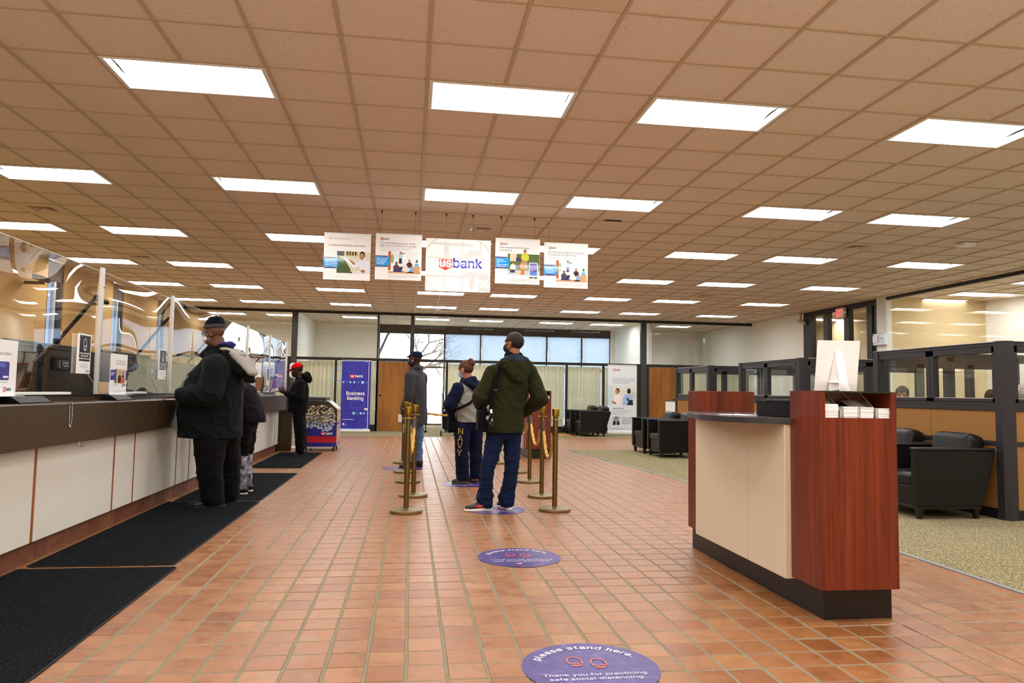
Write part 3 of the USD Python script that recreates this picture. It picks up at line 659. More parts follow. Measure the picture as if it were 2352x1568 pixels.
def mask_notice(y0, z0, lab):
    p = Print(); w, h = .225, .32
    p.rect(0, 0, w, h, '#f1f1f0').rect(.014, .1, w - .014, h - .012, '#17181b')
    a = Polygon([(math.cos(t) * .03 + w / 2, math.sin(t) * .05 + .235) for t in np.linspace(0, 6.28, 24)[:-1]]); p.poly(a.difference(a.buffer(-.005)), '#f2f2f2')
    p.poly(Polygon([(w / 2 - .012, .225), (w / 2 + .026, .232), (w / 2 + .024, .19), (w / 2 - .004, .186)]).difference(Polygon([(w / 2 - .006, .22), (w / 2 + .02, .226), (w / 2 + .018, .196), (w / 2, .192)])), '#f2f2f2')
    for i, s in enumerate(('Anyone entering this', 'branch must be', 'wearing a face covering.')): p.text(s, w / 2, .158 - i * .021, .0135, '#f4f4f4', True, 'c')
    for i in range(4): p.ell(.06 + i * .034, .065, .013, .02, '#cfcfcf').ell(.06 + i * .034, .065, .009, .015, '#e9e9e9')
    p.shield(w - .075, .016, .014)
    t = thing('mask_notice', lab, 'notice', (-2.625, y0, z0), 0, 'face covering notices on the shields')
    obj('sheet', box(-.012, 0, 0, w, 0, h), 'white_card', t); obj('print', p.mesh((.0002, 0, 0), XV, ZV), 'print', t)
mask_notice(6.2, 1.303, 'black and white face covering notice on the shield, nearest the viewer')
mask_notice(8.08, 1.285, 'black and white face covering notice beside the sleeve of the dark parka')
mask_notice(13.88, 1.26, 'narrow-looking face covering notice beside the red cap')
def plaque(y0, z0, w, h, lab):
    t = thing('insurance_plaque', lab, 'plaque', (-2.8, y0, z0), 0, 'insurance plaques on the stone screens')
    obj('block', box(0, .03, 0, w, 0, h, .002), 'black_plastic', t)
    p = Print(); p.text('FDIC', w * .95, h * .3, h * .4, '#f4f4f4', True, 'r', .86).rect(w * .36, h * .8, w * .9, h * .83, '#cccccc').rect(w * .36, h * .17, w * .9, h * .2, '#cccccc')
    for i in range(5): p.rect(w * .14, h * (.27 + i * .1), w * .27, h * (.3 + i * .1), '#999999')
    a = Polygon([(w * .27, h * .22), (w * .33, h * .22), (w * .345, h * .5), (w * .33, h * .78), (w * .27, h * .78), (w * .315, h * .5)]); p.poly(a, '#eeeeee')
    obj('lettering', p.mesh((.0302, 0, 0), XV, ZV), 'print', t)
plaque(6.15, 1.325, .25, .1, 'black plaque with white FDIC lettering nearest the viewer')
plaque(8.13, 1.33, .25, .085, 'smaller-looking black FDIC plaque left of the dark parka')
plaque(13.45, 1.3, .2, .11, 'small dark plaque on the screen beside the red cap')
plaque(12.75, 1.3, .2, .11, 'small dark plaque between the two far shield posts')
for y0, y1, lab in ((5.2, 6.1, 'white pass-through tray under the shield, nearest the viewer'), (7.15, 7.75, 'white pass-through tray right of the shopping poster'), (12.9, 13.3, 'white pass-through tray near the far end of the counter'), (13.9, 14.15, 'small white tray by the hands of the man in the red cap')):
    t = thing('cash_tray', lab, 'tray', (-2.63, y0, 1.13), 0, 'white trays under the shields')
    obj('lip', box(-.02, .012, 0, y1 - y0, 0.006, .026, .002), 'white_gloss', t); obj('slot', box(-.06, -.02, .01, y1 - y0 - .01, .006, .02), 'black_plastic', t)
def nameplate(y0, w, lab):
    t = thing('teller_sign', lab, 'sign', (-2.535, y0, CT), 0, 'teller signs on the counter')
    obj('block', xzprism([(-.05, 0), (.06, 0), (.06, .008), (.004, .046), (-.05, .046)], 0, w), 'black_plastic', t)
    p = Print(); p.text('NEXT TELLER PLEASE', w * .52, .02, .021, '#f2f2f2', True, 'c', .62)
    obj('lettering', p.mesh((.0602, 0, .004), XV, (-.056, 0, .038)), 'print', t)
    obj('tray_lip', box(-.05, .068, -.006, w + .04, 0, .006), 'black_plastic', t)
nameplate(5.06, .42, 'black NEXT TELLER PLEASE sign at the left end of the counter')
nameplate(6.62, .36, 'black NEXT TELLER PLEASE sign below the shopping poster')
nameplate(12.6, .4, 'black sign block far along the counter, beyond the parka')
# pen chain and hooks
t = thing('pen_chain', 'thin beaded pen chain looped over the edge of the brown counter', 'chain', (XFc, 5.52, CT))
c = [(-.2, -.1, .004), (-.08, -.03, .004), (.0, .0, .004), (.008, .0, -.02), (.008, .002, -.15), (.009, .02, -.172), (.009, .036, -.15), (.008, .04, -.02), (0, .042, .004), (-.1, .05, .004), (-.17, .1, .004)]
c = np.array(c); tt = np.linspace(0, len(c) - 1, 150); c = np.stack([np.interp(tt, range(len(c)), c[:, i]) for i in range(3)], 1)
obj('beads', tube(c, .0034, 6, lambda th, i: .65 if i % 2 else 1.15), 'chrome', t)
for k, (y, lab) in enumerate(((5.93, 'small chrome bag hook under the near edge of the counter'), (13.3, 'small chrome hook under the far part of the counter'))):
    t = thing('bag_hook', lab, 'hook', (-2.47, y, CB)); obj('hook', tube([(0, 0, 0.002), (0, 0, -.03), (.006, 0, -.045), (.02, 0, -.05), (.03, 0, -.04), (.03, 0, -.025)], .004, 8), 'chrome', t, True)
# teller side: monitors, desks, cameras, end cabinet, advertising panel
for y0, y1, z1, lab in ((6.5, 7.8, 1.59, 'long black monitor back behind the screens, at the left edge'), (8.35, 9.85, 1.6, 'long black monitor back behind the shopping poster'), (12.2, 13.2, 1.55, 'dark monitor back far along the counter')):
    t = thing('teller_monitor', lab, 'monitor', (-3.3, y0, 1.0), 0, 'monitors behind the teller counter')
    obj('back_shell', box(-.05, 0, 0, y1 - y0, .25, z1 - 1.0, .01), 'black_plastic', t); obj('stand', box(-.05, -.01, (y1 - y0) / 2 - .08, (y1 - y0) / 2 + .08, 0.0, .3, .005), 'black_plastic', t); obj('groove', box(-.001, .004, .1, y1 - y0 - .1, z1 - 1.09, z1 - 1.08), 'black_matte', t)
t = thing('back_desk', 'low desk run on the tellers side behind the counter', 'desk', (-3.2, 3, 0))
obj('worktop', box(-.75, -.02, 0, 11.2, .94, 1.0, .004), 'marble_brown', t); obj('front', box(-.7, -.1, .05, 11.1, 0, .94), 'black_matte', t)
for y, z, lab in ((13.45, 3.02, 'black security camera high on the tan wall, left one'), (15.9, 2.94, 'black security camera on the tan wall between the slit windows')):
    t = thing('security_camera', lab, 'camera', (XL, y, z), 0, 'cameras on the tan wall')
    obj('mount', cyl(.03, (0, 0, -.06), (.03, 0, -.06), 12), 'white_gloss', t); obj('arm', box(.02, .34, -.035, .035, -.09, -.04, .008), 'black_plastic', t)
    obj('housing', move(rbox(-.06, .3, -.05, .05, -.045, .045, .02), (.2, .02, .04), -.6, 0, .25), 'cubicle_metal', t); obj('lens', move(cyl(.042, (.3, 0, 0), (.36, 0, 0), 16), (.2, .02, .04), -.6, 0, .25), 'black_plastic', t)
t = thing('wood_cabinet', 'brown wooden cabinet behind the far end of the counter', 'cabinet', (-3.8, 15.6, 0))
obj('body', box(-.7, .95, 0, .5, 0, 1.5, .004), 'oak', t); obj('top', box(-.72, .97, -.02, .52, 1.5, 1.53, .003), 'oak', t); obj('door_panel', box(-.65, .1, -.012, 0, .06, 1.45, .003), 'oak', t); obj('door_panel', box(.14, .9, -.012, 0, .06, 1.45, .003), 'oak', t)
t = thing('advert_panel', 'blue gradient advertising panel seen through the far shields', 'poster', (-3.3, 15.5, 1.4))
obj('board', box(0, .56, 0, .01, 0, .42, .002), 'white_card', t)
p = Print()
for i in range(8): p.rect(0, .42 * i / 8, .56, .42 * (i + 1) / 8, ['#1f5fc0', '#2f74d0', '#3f88dc', '#4f9be6', '#66aeee', '#86c2f2', '#a4d2f4', '#b9dcf4'][i])
p.rrect(.03, .27, .2, .37, .02, '#e8eef8').lines(.24, .3, .26, 4, .035, '#eaf4ff').lines(.4, .06, .1, 1, .02, '#ffffff'); p.rect(0, .3, .02, .42, '#8a4fc0')
obj('print', p.mesh((0, -.0002, 0), (1, 0, 0), ZV), 'print', t)
obj('easel_leg', cyl(.008, (.28, .03, 0.02), (.28, .08, -1.38), 8), 'alu', t); obj('easel_leg', cyl(.008, (.1, 0, 0), (.06, -.02, -1.4), 8), 'alu', t); obj('easel_leg', cyl(.008, (.46, 0, 0), (.5, -.02, -1.4), 8), 'alu', t)
t = thing('paper_notice', 'white paper notice taped to the shield near the counter end', 'notice', (-2.62, 12.85, 1.4))
obj('sheet', box(-.002, 0, 0, .5, 0, .25), 'white_card', t); p = Print(); p.shield(.06, .18, .02).lines(.06, .13, .36, 5, .022, '#c4c4c8'); obj('print', p.mesh((.0002, 0, 0), XV, ZV), 'print', t)

# floor mats along the counter
def mat(x0, x1, y0, y1, lab, rib, rot=0.):
    t = thing('floor_mat', lab, 'mat', (x0, y0, 0), rot, 'black mats along the counter'); w, h = x1 - x0, y1 - y0
    def fn(u, v):
        edge = np.minimum(np.minimum(u, w - u), np.minimum(v, h - v)); z = .011 * np.clip(edge / .02, .25, 1)
        return np.stack([u, v, z + .004 * (meshkit.noise(np.stack([u * 3 + x0 * 9, v * 2 + y0, 0 * u], -1)) - .3)], -1)
    o = Polygon([(.04, .04), (w - .04, .04), (w - .04, h - .04), (.04, h - .04)]).buffer(.04, 4)
    obj('pile', sheet(np.r_[.012, np.linspace(.05, w - .05, 14), w - .012], np.r_[.012, np.linspace(.05, h - .05, 40), h - .012], fn), rib, t, True)
    obj('border', prism(o, .0005, .006), 'mat_edge', t)
mat(-2.5, -1.5, 1.8, 5.24, 'ribbed black mat nearest the viewer at the lower left', 'mat_ribbed', .005)
mat(-2.5, -1.56, 5.3, 8.16, 'ribbed black mat the man in the dark parka stands on', 'mat_ribbed', .0)
mat(-2.46, -1.57, 8.22, 10.85, 'black mat behind the man in the parka, third from the viewer', 'mat_pile')
mat(-2.42, -1.63, 11.55, 14.35, 'short black mat under the man in the red cap', 'mat_pile')

# ------------------------------------------------------------------ queue posts and ropes
def stanchion():
    t = thing('stanchion', 'x', 'barrier post', (0, 0, 0), 0, 'brass queue posts')
    obj('base', lathe([(0, 0), (.158, 0), (.164, .006), (.164, .026), (.156, .034), (.06, .04), (.034, .046), (0, .046)], 40), 'brass_base', t, 40)
    obj('shaft', lathe([(0, .04), (.0265, .04), (.0265, .972), (0, .972)], 28), 'brass_shaft', t, 40)
    obj('ring', cat(lathe([(.02, .93), (.055, .93), (.057, .934), (.055, .938), (.02, .938)], 28), *[tube([(.05 * math.cos(a), .05 * math.sin(a), .93), (.06 * math.cos(a), .06 * math.sin(a), .925), (.055 * math.cos(a), .055 * math.sin(a), .918)], .003, 6) for a in (0, 1.57, 3.14, 4.71)]), 'brass_cap', t, 40)
    obj('cap', lathe([(0, .966), (.031, .966), (.033, .97), (.037, .985), (.037, 1.036), (.034, 1.046), (0, 1.048)], 32), 'brass_cap', t, 40)
    return t
PX = [(-.015, 7.42, 'brass queue post nearest the viewer in the left row'), (.06, 8.53, 'second brass queue post in the left row'), (-.005, 9.83, 'third brass queue post in the left row'), (-.06, 11.0, 'fourth brass post of the left row, beside the grey coat'), (-.1, 12.4, 'last brass post of the left row, hidden behind the grey coat'),
      (1.5, 7.47, 'brass queue post nearest the viewer in the right row'), (1.54, 8.45, 'second brass queue post in the right row'), (1.62, 9.82, 'third brass queue post in the right row'), (1.61, 11.0, 'fourth brass post of the right row, half hidden by the green parka'), (1.5, 12.4, 'last brass post of the right row, its base between the man’s legs')]
s0 = None
for x, y, lab in PX:
    if s0 is None: s0 = stanchion(); stage.GetPrimAtPath(s0).GetAttribute('xformOp:translate').Set(Gf.Vec3d(x, y, 0)); put(s0, label=lab)
    else: dup(s0, lab, (x, y, 0))
def rope(a, b, sag, lab):
    A, B = np.array([a[0], a[1], .92]), np.array([b[0], b[1], .92]); d = (B - A); d /= np.linalg.norm(d); A = A + d * .052; B = B - d * .052
    t = thing('rope', lab, 'rope', tuple(A), 0, 'gold ropes of the queue barrier')
    s = np.linspace(0, 1, 130); Pp = (B - A) * s[:, None]; Pp[:, 2] -= sag * (1 - (2 * s - 1) ** 2) ** .85
    k = slice(10, 120)
    obj('cord', tube(Pp[k], .0165, 15, lambda th, i: 1 + .16 * np.cos(3 * th - i * .55)), 'rope_gold', t, True)
    for e, q in ((0, Pp[:12]), (1, Pp[118:])):
        obj('ferrule', tube(q[2:] if e == 0 else q[:-2], .019, 12), 'rope_end', t); 
        obj('hook', tube(q[:4] if e == 0 else q[-4:], .005, 8), 'brass_cap', t)
LP, RP = PX[:5], PX[5:]
nm = ['nearest', 'second', 'third', 'fourth']
for k in range(4):
    rope(LP[k], LP[k + 1], .38, f'twisted gold rope between left queue posts, {nm[k]} span from the viewer')
    rope(RP[k], RP[k + 1], [.42, .36, .3, .3][k], f'twisted gold rope between right queue posts, {nm[k]} span from the viewer')
rope(LP[4], RP[4], .12, 'twisted gold rope crossing the far end of the queue lane')

# floor stickers
def sticker(x, y, lab, r=.305, fs=True):
    t = thing('floor_sticker', lab, 'floor sticker', (x, y, 0), 0, 'round purple distancing stickers')
    obj('disc', lathe([(0, .0008), (r, .0008), (r, .0026), (0, .0026)], 64), 'vinyl_purple', t)
    p = Print(); s = 'please stand here.'; 
    W = []
    for ch in s:
        if ch == ' ': W.append(.018); continue
        p2 = Print().text(ch, 0, 0, .038, '#ffffff', True, 'l', 1.1); v = np.vstack(p2.V); W.append(v[:, 0].max() + .006)
    tot = sum(W); ang = tot / .235 / 2; a = ang
    for ch, w in zip(s, W):
        if ch != ' ':
            p.text(ch, .235 * math.sin(-a + w / .47) , .225 * math.cos(-a + w / .47), .038, '#f4f2f6', True, 'c', 1.1, a - w / .47)
        a -= w / .235
    p.text('Thank you for practicing', 0, -.1, .026, '#f4f2f6', False, 'c', 1.12).text('safe social distancing.', 0, -.145, .026, '#f4f2f6', False, 'c', 1.12)
    for sx in (-1, 1):
        cx, cy_ = -.005 + sx * .052, .06 - (.0 if sx < 0 else .028)
        sole = Polygon([(cx + .036 * math.cos(q) * (1 if sx else 1), cy_ + .055 * math.sin(q) + (.01 if math.sin(q) > 0 else 0)) for q in np.linspace(0, 6.28, 26)[:-1]])
        top = sole.intersection(Polygon([(cx - 1, cy_ - .022), (cx + 1, cy_ - .022), (cx + 1, 1), (cx - 1, 1)])); heel = sole.intersection(Polygon([(cx - 1, cy_ - .034), (cx + 1, cy_ - .034), (cx + 1, -1), (cx - 1, -1)])).buffer(.0)
        for g in (top, heel): p.poly(g.difference(g.buffer(-.0065)), '#f0643c')
    p.shield(-.05, -.235, .03)
    obj('print', p.mesh((0, 0, .0027), (1, 0, 0), (0, 1, 0)), 'vinyl_print', t)
mk('vinyl_purple', {'g': ('geometry', {}), 'n': ('noise_texture', {'scale': 170., 'detail': 3., 'roughness': .7}), 'n2': ('noise_texture', {'scale': 14., 'detail': 3.}), 'r': ('rgb_ramp', {'ramp': [(.5, lin('#43307f')), (.62, lin('#5a4a94')), (.72, lin('#a9a0cc'))]}), 'ad': ('mix_float', {'fac': .55}), 'b': ('bump', {'strength': .5, 'distance': .003}), 'p': ('principled_bsdf', {'roughness': .22, 'specular_ior_level': .7})},
   [('g.position', 'n.vector'), ('g.position', 'n2.vector'), ('n.fac', 'ad.a'), ('n2.fac', 'ad.b'), ('ad.result', 'r.fac'), ('r.color', 'p.base_color'), ('n.fac', 'b.height'), ('b.normal', 'p.normal')])
for x, y, lab in ((.82, 3.235, 'round purple distancing sticker cut by the bottom edge of the picture'), (.822, 5.39, 'round purple distancing sticker in the open floor before the queue'), (.9, 7.56, 'purple distancing sticker under the man in the green parka'), (.75, 9.62, 'purple distancing sticker under the woman in the raglan hoodie'), (-.1, 11.52, 'purple distancing sticker under the man in the grey coat')): sticker(x, y, lab)

# ------------------------------------------------------------------ writing kiosks
def kiosk():
    t = thing('writing_kiosk', 'x', 'desk', (2.2, 3.7, 0), 0, 'cherry writing kiosks')
    b = lambda *a, **k: box(*a, **k)
    obj('toe_kick', b(.065, .47, .094, 1.963, 0, .19), 'toe_black', t)
    X1 = .455
    # near cabinet with a niche for slips
    obj('near_cabinet', cat(b(0, X1, 0, .31, .18, 1.1, b=.002), b(0, .034, 0, .31, 1.1, 1.245), b(X1 - .034, X1, 0, .31, 1.1, 1.245), b(.034, X1 - .034, .26, .31, 1.1, 1.245)), 'cherry', t)
    for x in (.17, .31): obj('back_groove', b(x, x + .006, .257, .2605, 1.1, 1.24), 'dark_slot', t)
    obj('glass_top', b(.03, X1 - .03, -.002, .27, 1.238, 1.247, b=.001), 'green_glass', t)
    for x in (.13, .235, .34):
        obj('divider', cat(yzprism([(.01, 1.102), (.02, 1.102), (.02, 1.14), (.16, 1.236), (.25, 1.236), (.25, 1.102)], x, x + .003)), 'acrylic', t)
        obj('divider_edge', tube([(x, .008, 1.102), (x, .008, 1.14), (x, .15, 1.237)], .0028, 6), 'alu', t)
    obj('far_cabinet', b(0, X1, 1.68, 1.89, .18, 1.245, b=.002), 'cherry', t)
    obj('back_panel', b(.12, X1, .31, 1.68, .18, 1.052), 'cherry', t)
    obj('cream_panel', b(-.035, .12, .315, .79, .165, 1.052, b=.004), 'cream_fabric', t); obj('cream_panel', b(-.035, .12, .796, 1.655, .165, 1.052, b=.004), 'cream_fabric', t)
    cv = np.array([(.006, .297), (-.115, .33), (-.225, .40), (-.295, .5), (-.325, .68), (-.315, .9), (-.27, 1.15), (-.19, 1.42), (-.1, 1.66), (.0, 1.87)]); q = np.linspace(0, 9, 40)
    pts = [(X1, .312)] + [tuple(np.interp(x, range(10), cv[:, k]) for k in (0, 1)) for x in q] + [(0, 1.885), (-.0, 1.68), (X1, 1.68)]
    o = Polygon(pts).buffer(0)
    obj('shelf', prism(o, 1.052, 1.083), 'shelf_edge', t); obj('shelf_top', prism(o.buffer(-.003), 1.082, 1.087), 'shelf_top', t)
    return t
plain('green_glass', '#0f2a26', .05, 0, .8)
k0 = kiosk(); put(k0, label='cherry wood writing kiosk with cream panels in the right foreground')
k1 = dup(k0, 'same cherry wood writing kiosk far back, behind the right queue posts', (2.12, 13.25, 0))
KX, KY = 2.2, 3.7
for g, (ox, oy, far) in enumerate(((KX, KY, ''), (2.12, 13.25, ' of the far kiosk'))):
    for k, (x, w, h, tl) in enumerate(((.04, .08, .075, 0), (.15, .085, .062, 0), (.25, .08, .06, 0), (.355, .075, .055, 0))):
        lab = f'stack of white slips in the kiosk niche, {["far left", "second from left", "third from left", "far right"][k]}{far}'
        t = thing('slip_stack', lab, 'paper', (ox + x, oy + .012, 1.1), 0, 'white slip stacks in the kiosk niches')
        obj('stack', cat([box(RNG.uniform(0, .002), w - RNG.uniform(0, .002), .0 + RNG.uniform(0, .004), .18, h * i / 9 + .0006, h * (i + 1) / 9, .0005) for i in range(9)]), 'paper', t)
        if k in (0, 2): obj('loose_slip', yzprism([(.1, h), (.104, h), (.2, h + .035), (.196, h + .035)], 0, w + .02), 'paper', t)
t = thing('counter_card', 'white sign card seen from behind with its folding easel, on the near kiosk', 'sign', (KX + .275, KY + .29, 1.247), -.12)
tl = .18
def lean(m): return move(m, (0, 0, 0), 0, tl)
obj('card', lean(box(-.125, .125, 0, .004, 0, .3, .001)), 'white_card', t)
sy0, sy1 = -.238 * math.sin(tl) - .002, -.115
def strut(pts, th): return Manifold.hull_points(np.array([(x, sy1 + (sy0 - sy1) * z / .235 - k * th, z) for x, z in pts for k in (0, 1)]))
obj('easel_strut', cat(man(strut([(-.022, .235), (.022, .235), (.026, .0), (-.026, .0)], .003)), man(strut([(-.026, .06), (.026, .06), (.03, .0), (-.03, .0)], .003))), 'white_card', t)
obj('easel_wing', cat(*[man(Manifold.hull_points(np.array([(k * .02, -.22 * math.sin(tl), .22), (k * .052, -.02, .02), (k * .052, -.03, .0), (k * .024, sy1 + .01, .01), (k * .022, sy0 - .01, .2)]))) for k in (-1, 1)]), 'white_card', t)
obj('lock_tab', box(-.05, .05, -.1, -.012, .048, .052), 'white_card', t)
t = thing('desk_organizer', 'black organiser box on the shelf of the near kiosk', 'box', (KX + .02, KY + .33, 1.087))
obj('case', box(0, .2, 0, .44, 0, .092, .003), 'black_matte', t); obj('lid_edge', box(-.002, .202, -.002, .442, .092, .096), 'black_plastic', t)
t = thing('clipboard', 'dark tablet lying on top of the black organiser box', 'tablet', (KX + .05, KY + .42, 1.183))
obj('plate', box(0, .16, 0, .28, 0, .008, .002), 'black_plastic', t); obj('screen', box(.012, .148, .015, .265, .008, .0085), 'shelf_top', t)
t = thing('loose_papers', 'loose white papers and a pen on the kiosk shelf', 'paper', (KX - .1, KY + .75, 1.087), .2)
obj('sheet', box(0, .16, 0, .22, 0, .002), 'paper', t); obj('sheet', move(box(0, .14, 0, .2, .002, .004), (-.06, -.12, 0), .3), 'paper', t); obj('pen', cyl(.004, (-.02, .05, .009), (.1, .16, .009), 8), 'black_plastic', t)

# ------------------------------------------------------------------ black armchairs (seat faces -x)
def armchair():
    t = thing('armchair', 'x', 'armchair', (0, 0, 0), 0, 'black leather armchairs')
    # local: front at x=0, back at x=.88, width y 0..76
    for y in (0, .66):
        prof = [(0, .13), (.72, .13), (.76, .4), (.885, .69), (.88, .705), (.0, .71)]
        a = xzprism(prof, y, y + .1); 
        A = Manifold.hull_points(np.vstack([trimesh.creation.icosphere(2).vertices * .018 + np.array([px_ + (.018 if px_ < .3 else -.018), yy, pz + (.018 if pz < .4 else -.018)]) for px_, pz in prof[:2] + prof[3:4] + prof[5:] for yy in (y + .018, y + .092)]))
        obj('arm', man(A), 'leather', t, 35)
        obj('arm_pad', rbox(-.012, .87, y - .012, y + .112, .69, .722, .014), 'leather', t, 35)
    obj('seat_base', rbox(.03, .74, .1, .66, .13, .33, .015), 'leather', t, 35)
    sc_ = man(rhull([(x, y, z) for x in (.06, .62) for y in (.15, .61) for z in (.37, .41)], .05, 2)); 
    obj('seat_cushion', sc_, 'leather', t, True)
    bk = Manifold.hull_points(np.vstack([trimesh.creation.icosphere(2).vertices * r + np.array(p) for p, r in [((.62, y, .38), .05) for y in (.15, .61)] + [((.73, y, .78), .085) for y in (.185, .575)] + [((.8, y, .765), .08) for y in (.18, .58)] + [((.7, y, .3), .05) for y in (.15, .61)]]))
    obj('back_cushion', man(bk), 'leather', t, True)
    obj('back_shell', man(Manifold.hull_points(np.array([(x, y, z) for x, z in ((.66, .14), (.72, .14), (.87, .68), (.8, .69)) for y in (.1, .66)]))), 'leather', t)
    obj('plinth', box(.02, .73, .03, .73, .105, .135, .004), 'leg_black', t)
    for x in (.03, .66):
        for y in (.04, .66):
            obj('leg', man(Manifold.hull_points(np.array([(x + dx, y + dy, z) for z, e in ((0, .012), (.11, 0)) for dx in (e, .06 - e) for dy in (e, .06 - e)]))), 'leg_black', t)
    return t
c0 = armchair(); put(c0, label='black leather armchair nearest the viewer against the right cubicle'); stage.GetPrimAtPath(c0).GetAttribute('xformOp:translate').Set(Gf.Vec3d(5.055, 6.74, 0))
for x, y, lab in ((5.05, 7.62, 'black leather armchair half hidden behind the kiosk, beside the nearest armchair'), (4.74, 13.5, 'black leather armchair in front of its twin, left of the foreground kiosk'), (4.72, 14.45, 'black leather armchair behind its twin, left of the foreground kiosk'),
                  (4.72, 20.0, 'black leather armchair by the back wall, nearer the viewer of the pair'), (4.62, 20.85, 'black leather armchair by the back wall, farther of the pair')): dup(c0, lab, (x, y, 0))

# ------------------------------------------------------------------ office cubicles
def cubicle(lab, xc, y0, y1, mods, xe, modx, backwall=True):
    t = thing('cubicle', lab, 'cubicle', (xc, y0, 0), 0, 'grey framed cubicles along the right'); H = 1.815; T = .04
    def run(o, d, n_, L_, modules):                      # o: start, d: direction, n_: outward normal side
        o, d = np.array(o, float), np.array(d, float); ax = 0 if abs(d[0]) else 1
        def B(s0, s1, w, z0, z1, b=.003):
            p, q = o + d * s0, o + d * s1
            return box(p[0], q[0], p[1] - w, p[1] + w, z0, z1, b=b) if ax == 0 else box(p[0] - w, p[0] + w, p[1], q[1], z0, z1, b=b)
        obj('kick_plate', B(0, L_, T - .006, 0, .105), 'toe_black', t)
        obj('belt_rail', cat(B(0, L_, T + .004, 1.1, 1.15), B(0, L_, T - .008, 1.15, 1.19)), 'cubicle_metal', t)
        obj('low_rail', B(0, L_, T + .002, .745, .79), 'cubicle_metal', t)
        obj('top_rail', cat(B(0, L_, T - .002, H - .045, H - .008), B(0, L_, T + .004, H - .012, H)), 'cubicle_metal', t)
        obj('top_cap', B(0, L_, T - .01, H, H + .006, 0), 'cubicle_cap', t)
        s = 0.
        for mw in modules:
            a, b = s, s + mw; s = b
            for z0, z1 in ((.105, .745), (.79, 1.1)): obj('fabric_panel', B(a + .003, b - .003, T - .008, z0, z1), 'tan_fabric', t)
            fw = .062
            obj('window_frame', cat(B(a + .002, b - .002, T - .004, 1.19, 1.19 + fw * .6), B(a + .002, b - .002, T - .004, H - .05 - fw, H - .045), B(a + .002, a + fw, T - .004, 1.19, H - .045), B(b - fw, b - .002, T - .004, 1.19, H - .045)), 'cubicle_metal', t)
            p_, q_ = o + d * (a + fw), o + d * (b - fw); obj('pane', sheet_y(p_[1], p_[0], q_[0], 1.19 + fw * .6, H - .05 - fw) if ax == 0 else sheet_x(p_[0], p_[1], q_[1], 1.19 + fw * .6, H - .05 - fw), 'pane_glass', t)
            obj('sill', B(a + fw, b - fw, .02, 1.226, 1.232, 0), 'cubicle_cap', t)
    Ly, Lx = y1 - y0, xe - xc
    run((0, .06), (0, 1), -1, Ly - .06, [m * (Ly - .06) for m in mods])
    run((.06, 0), (1, 0), -1, Lx - .06, [m * (Lx - .06) for m in modx])
    if backwall: run((0.05, Ly), (1, 0), -1, Lx - .06, [m * (Lx - .06) for m in modx])
    obj('post', man(Manifold.hull_points(np.array([(a, b, z) for z in (0, H + .004) for a, b in ((-.055, .07), (-.055, -.02), (-.02, -.055), (.07, -.055), (.07, .07))]))), 'cubicle_metal', t)
    if backwall: obj('post', box(-.05, .05, Ly - .05, Ly + .05, 0, H + .004, .006), 'cubicle_metal', t)
    return t
cubicle('grey framed cubicle with tan panels nearest the viewer at the right edge', 6.02, 6.7, 8.72, (.5, .5), 9.6, (.27, .27, .23, .23))
cubicle('grey framed cubicle in the middle, behind the white sign card', 6.02, 10.6, 12.67, (.52, .48), 9.6, (.3, .25, .25, .2))
cubicle('farthest grey framed cubicle, next to the oak door', 6.02, 14.1, 15.92, (.52, .48), 9.6, (.3, .25, .25, .2))
t = thing('low_cabinet', 'low cream cabinet beside the farthest cubicle', 'cabinet', (6.0, 16.0, 0))
obj('body', box(0, .5, 0, .68, .06, 1.06, .004), 'wall_paint', t); obj('top', box(-.01, .51, -.01, .69, 1.06, 1.085, .003), 'cubicle_metal', t); obj('plinth', box(.02, .48, .02, .66, 0, .06), 'toe_black', t)
for k, (y, lab) in enumerate(((7.75, 'desk inside the nearest cubicle'), (11.6, 'desk inside the middle cubicle'), (14.95, 'desk inside the farthest cubicle'))):
    t = thing('office_desk', lab, 'desk', (7.9, y - .35, 0))
    obj('desk_top', box(0, 1.5, 0, .75, .71, .745, .004), 'oak', t)
    for a in (.03, 1.42): obj('side_panel', box(a, a + .05, .03, .72, 0, .71, .003), 'cubicle_metal', t)
    t = thing('desk_monitor', f'black monitor on the {lab}', 'monitor', (8.0 + .2 * k, y, .745))
    obj('screen', box(-.02, .02, -.26, .26, .12 if k else .3, .5 if k else .78, .008), 'black_plastic', t); obj('stem', box(-.02, .02, -.03, .03, .01, .35, .004), 'black_plastic', t); obj('foot', box(-.09, .09, -.13, .13, 0, .012, .004), 'black_plastic', t)
t = thing('fire_extinguisher', 'small fire extinguisher whose top shows left of the white sign card', 'fire extinguisher', (6.42, 10.45, .86))
obj('bottle', lathe([(0, 0), (.062, 0), (.066, .01), (.066, .3), (.05, .35), (.022, .375), (.018, .39), (0, .39)], 24), 'orange_item', t, 40)
obj('valve', cat(cyl(.016, (0, 0, .385), (0, 0, .42), 12), box(-.012, .09, -.01, .01, .42, .435, .003), move(box(-.012, .09, -.01, .01, .435, .447, .003), (0, 0, .002), 0, 0, -.2)), 'chrome', t)
obj('hose', tube([(-.01, 0, .41), (-.07, 0, .42), (-.095, 0, .36), (-.085, 0, .2), (-.08, 0, .12)], .008, 8), 'black_plastic', t, True); obj('gauge', cyl(.02, (0, -.016, .4), (0, -.026, .4), 14), 'white_gloss', t)
obj('bracket', box(-.02, .02, .06, .12, .1, .14), 'cubicle_metal', t)

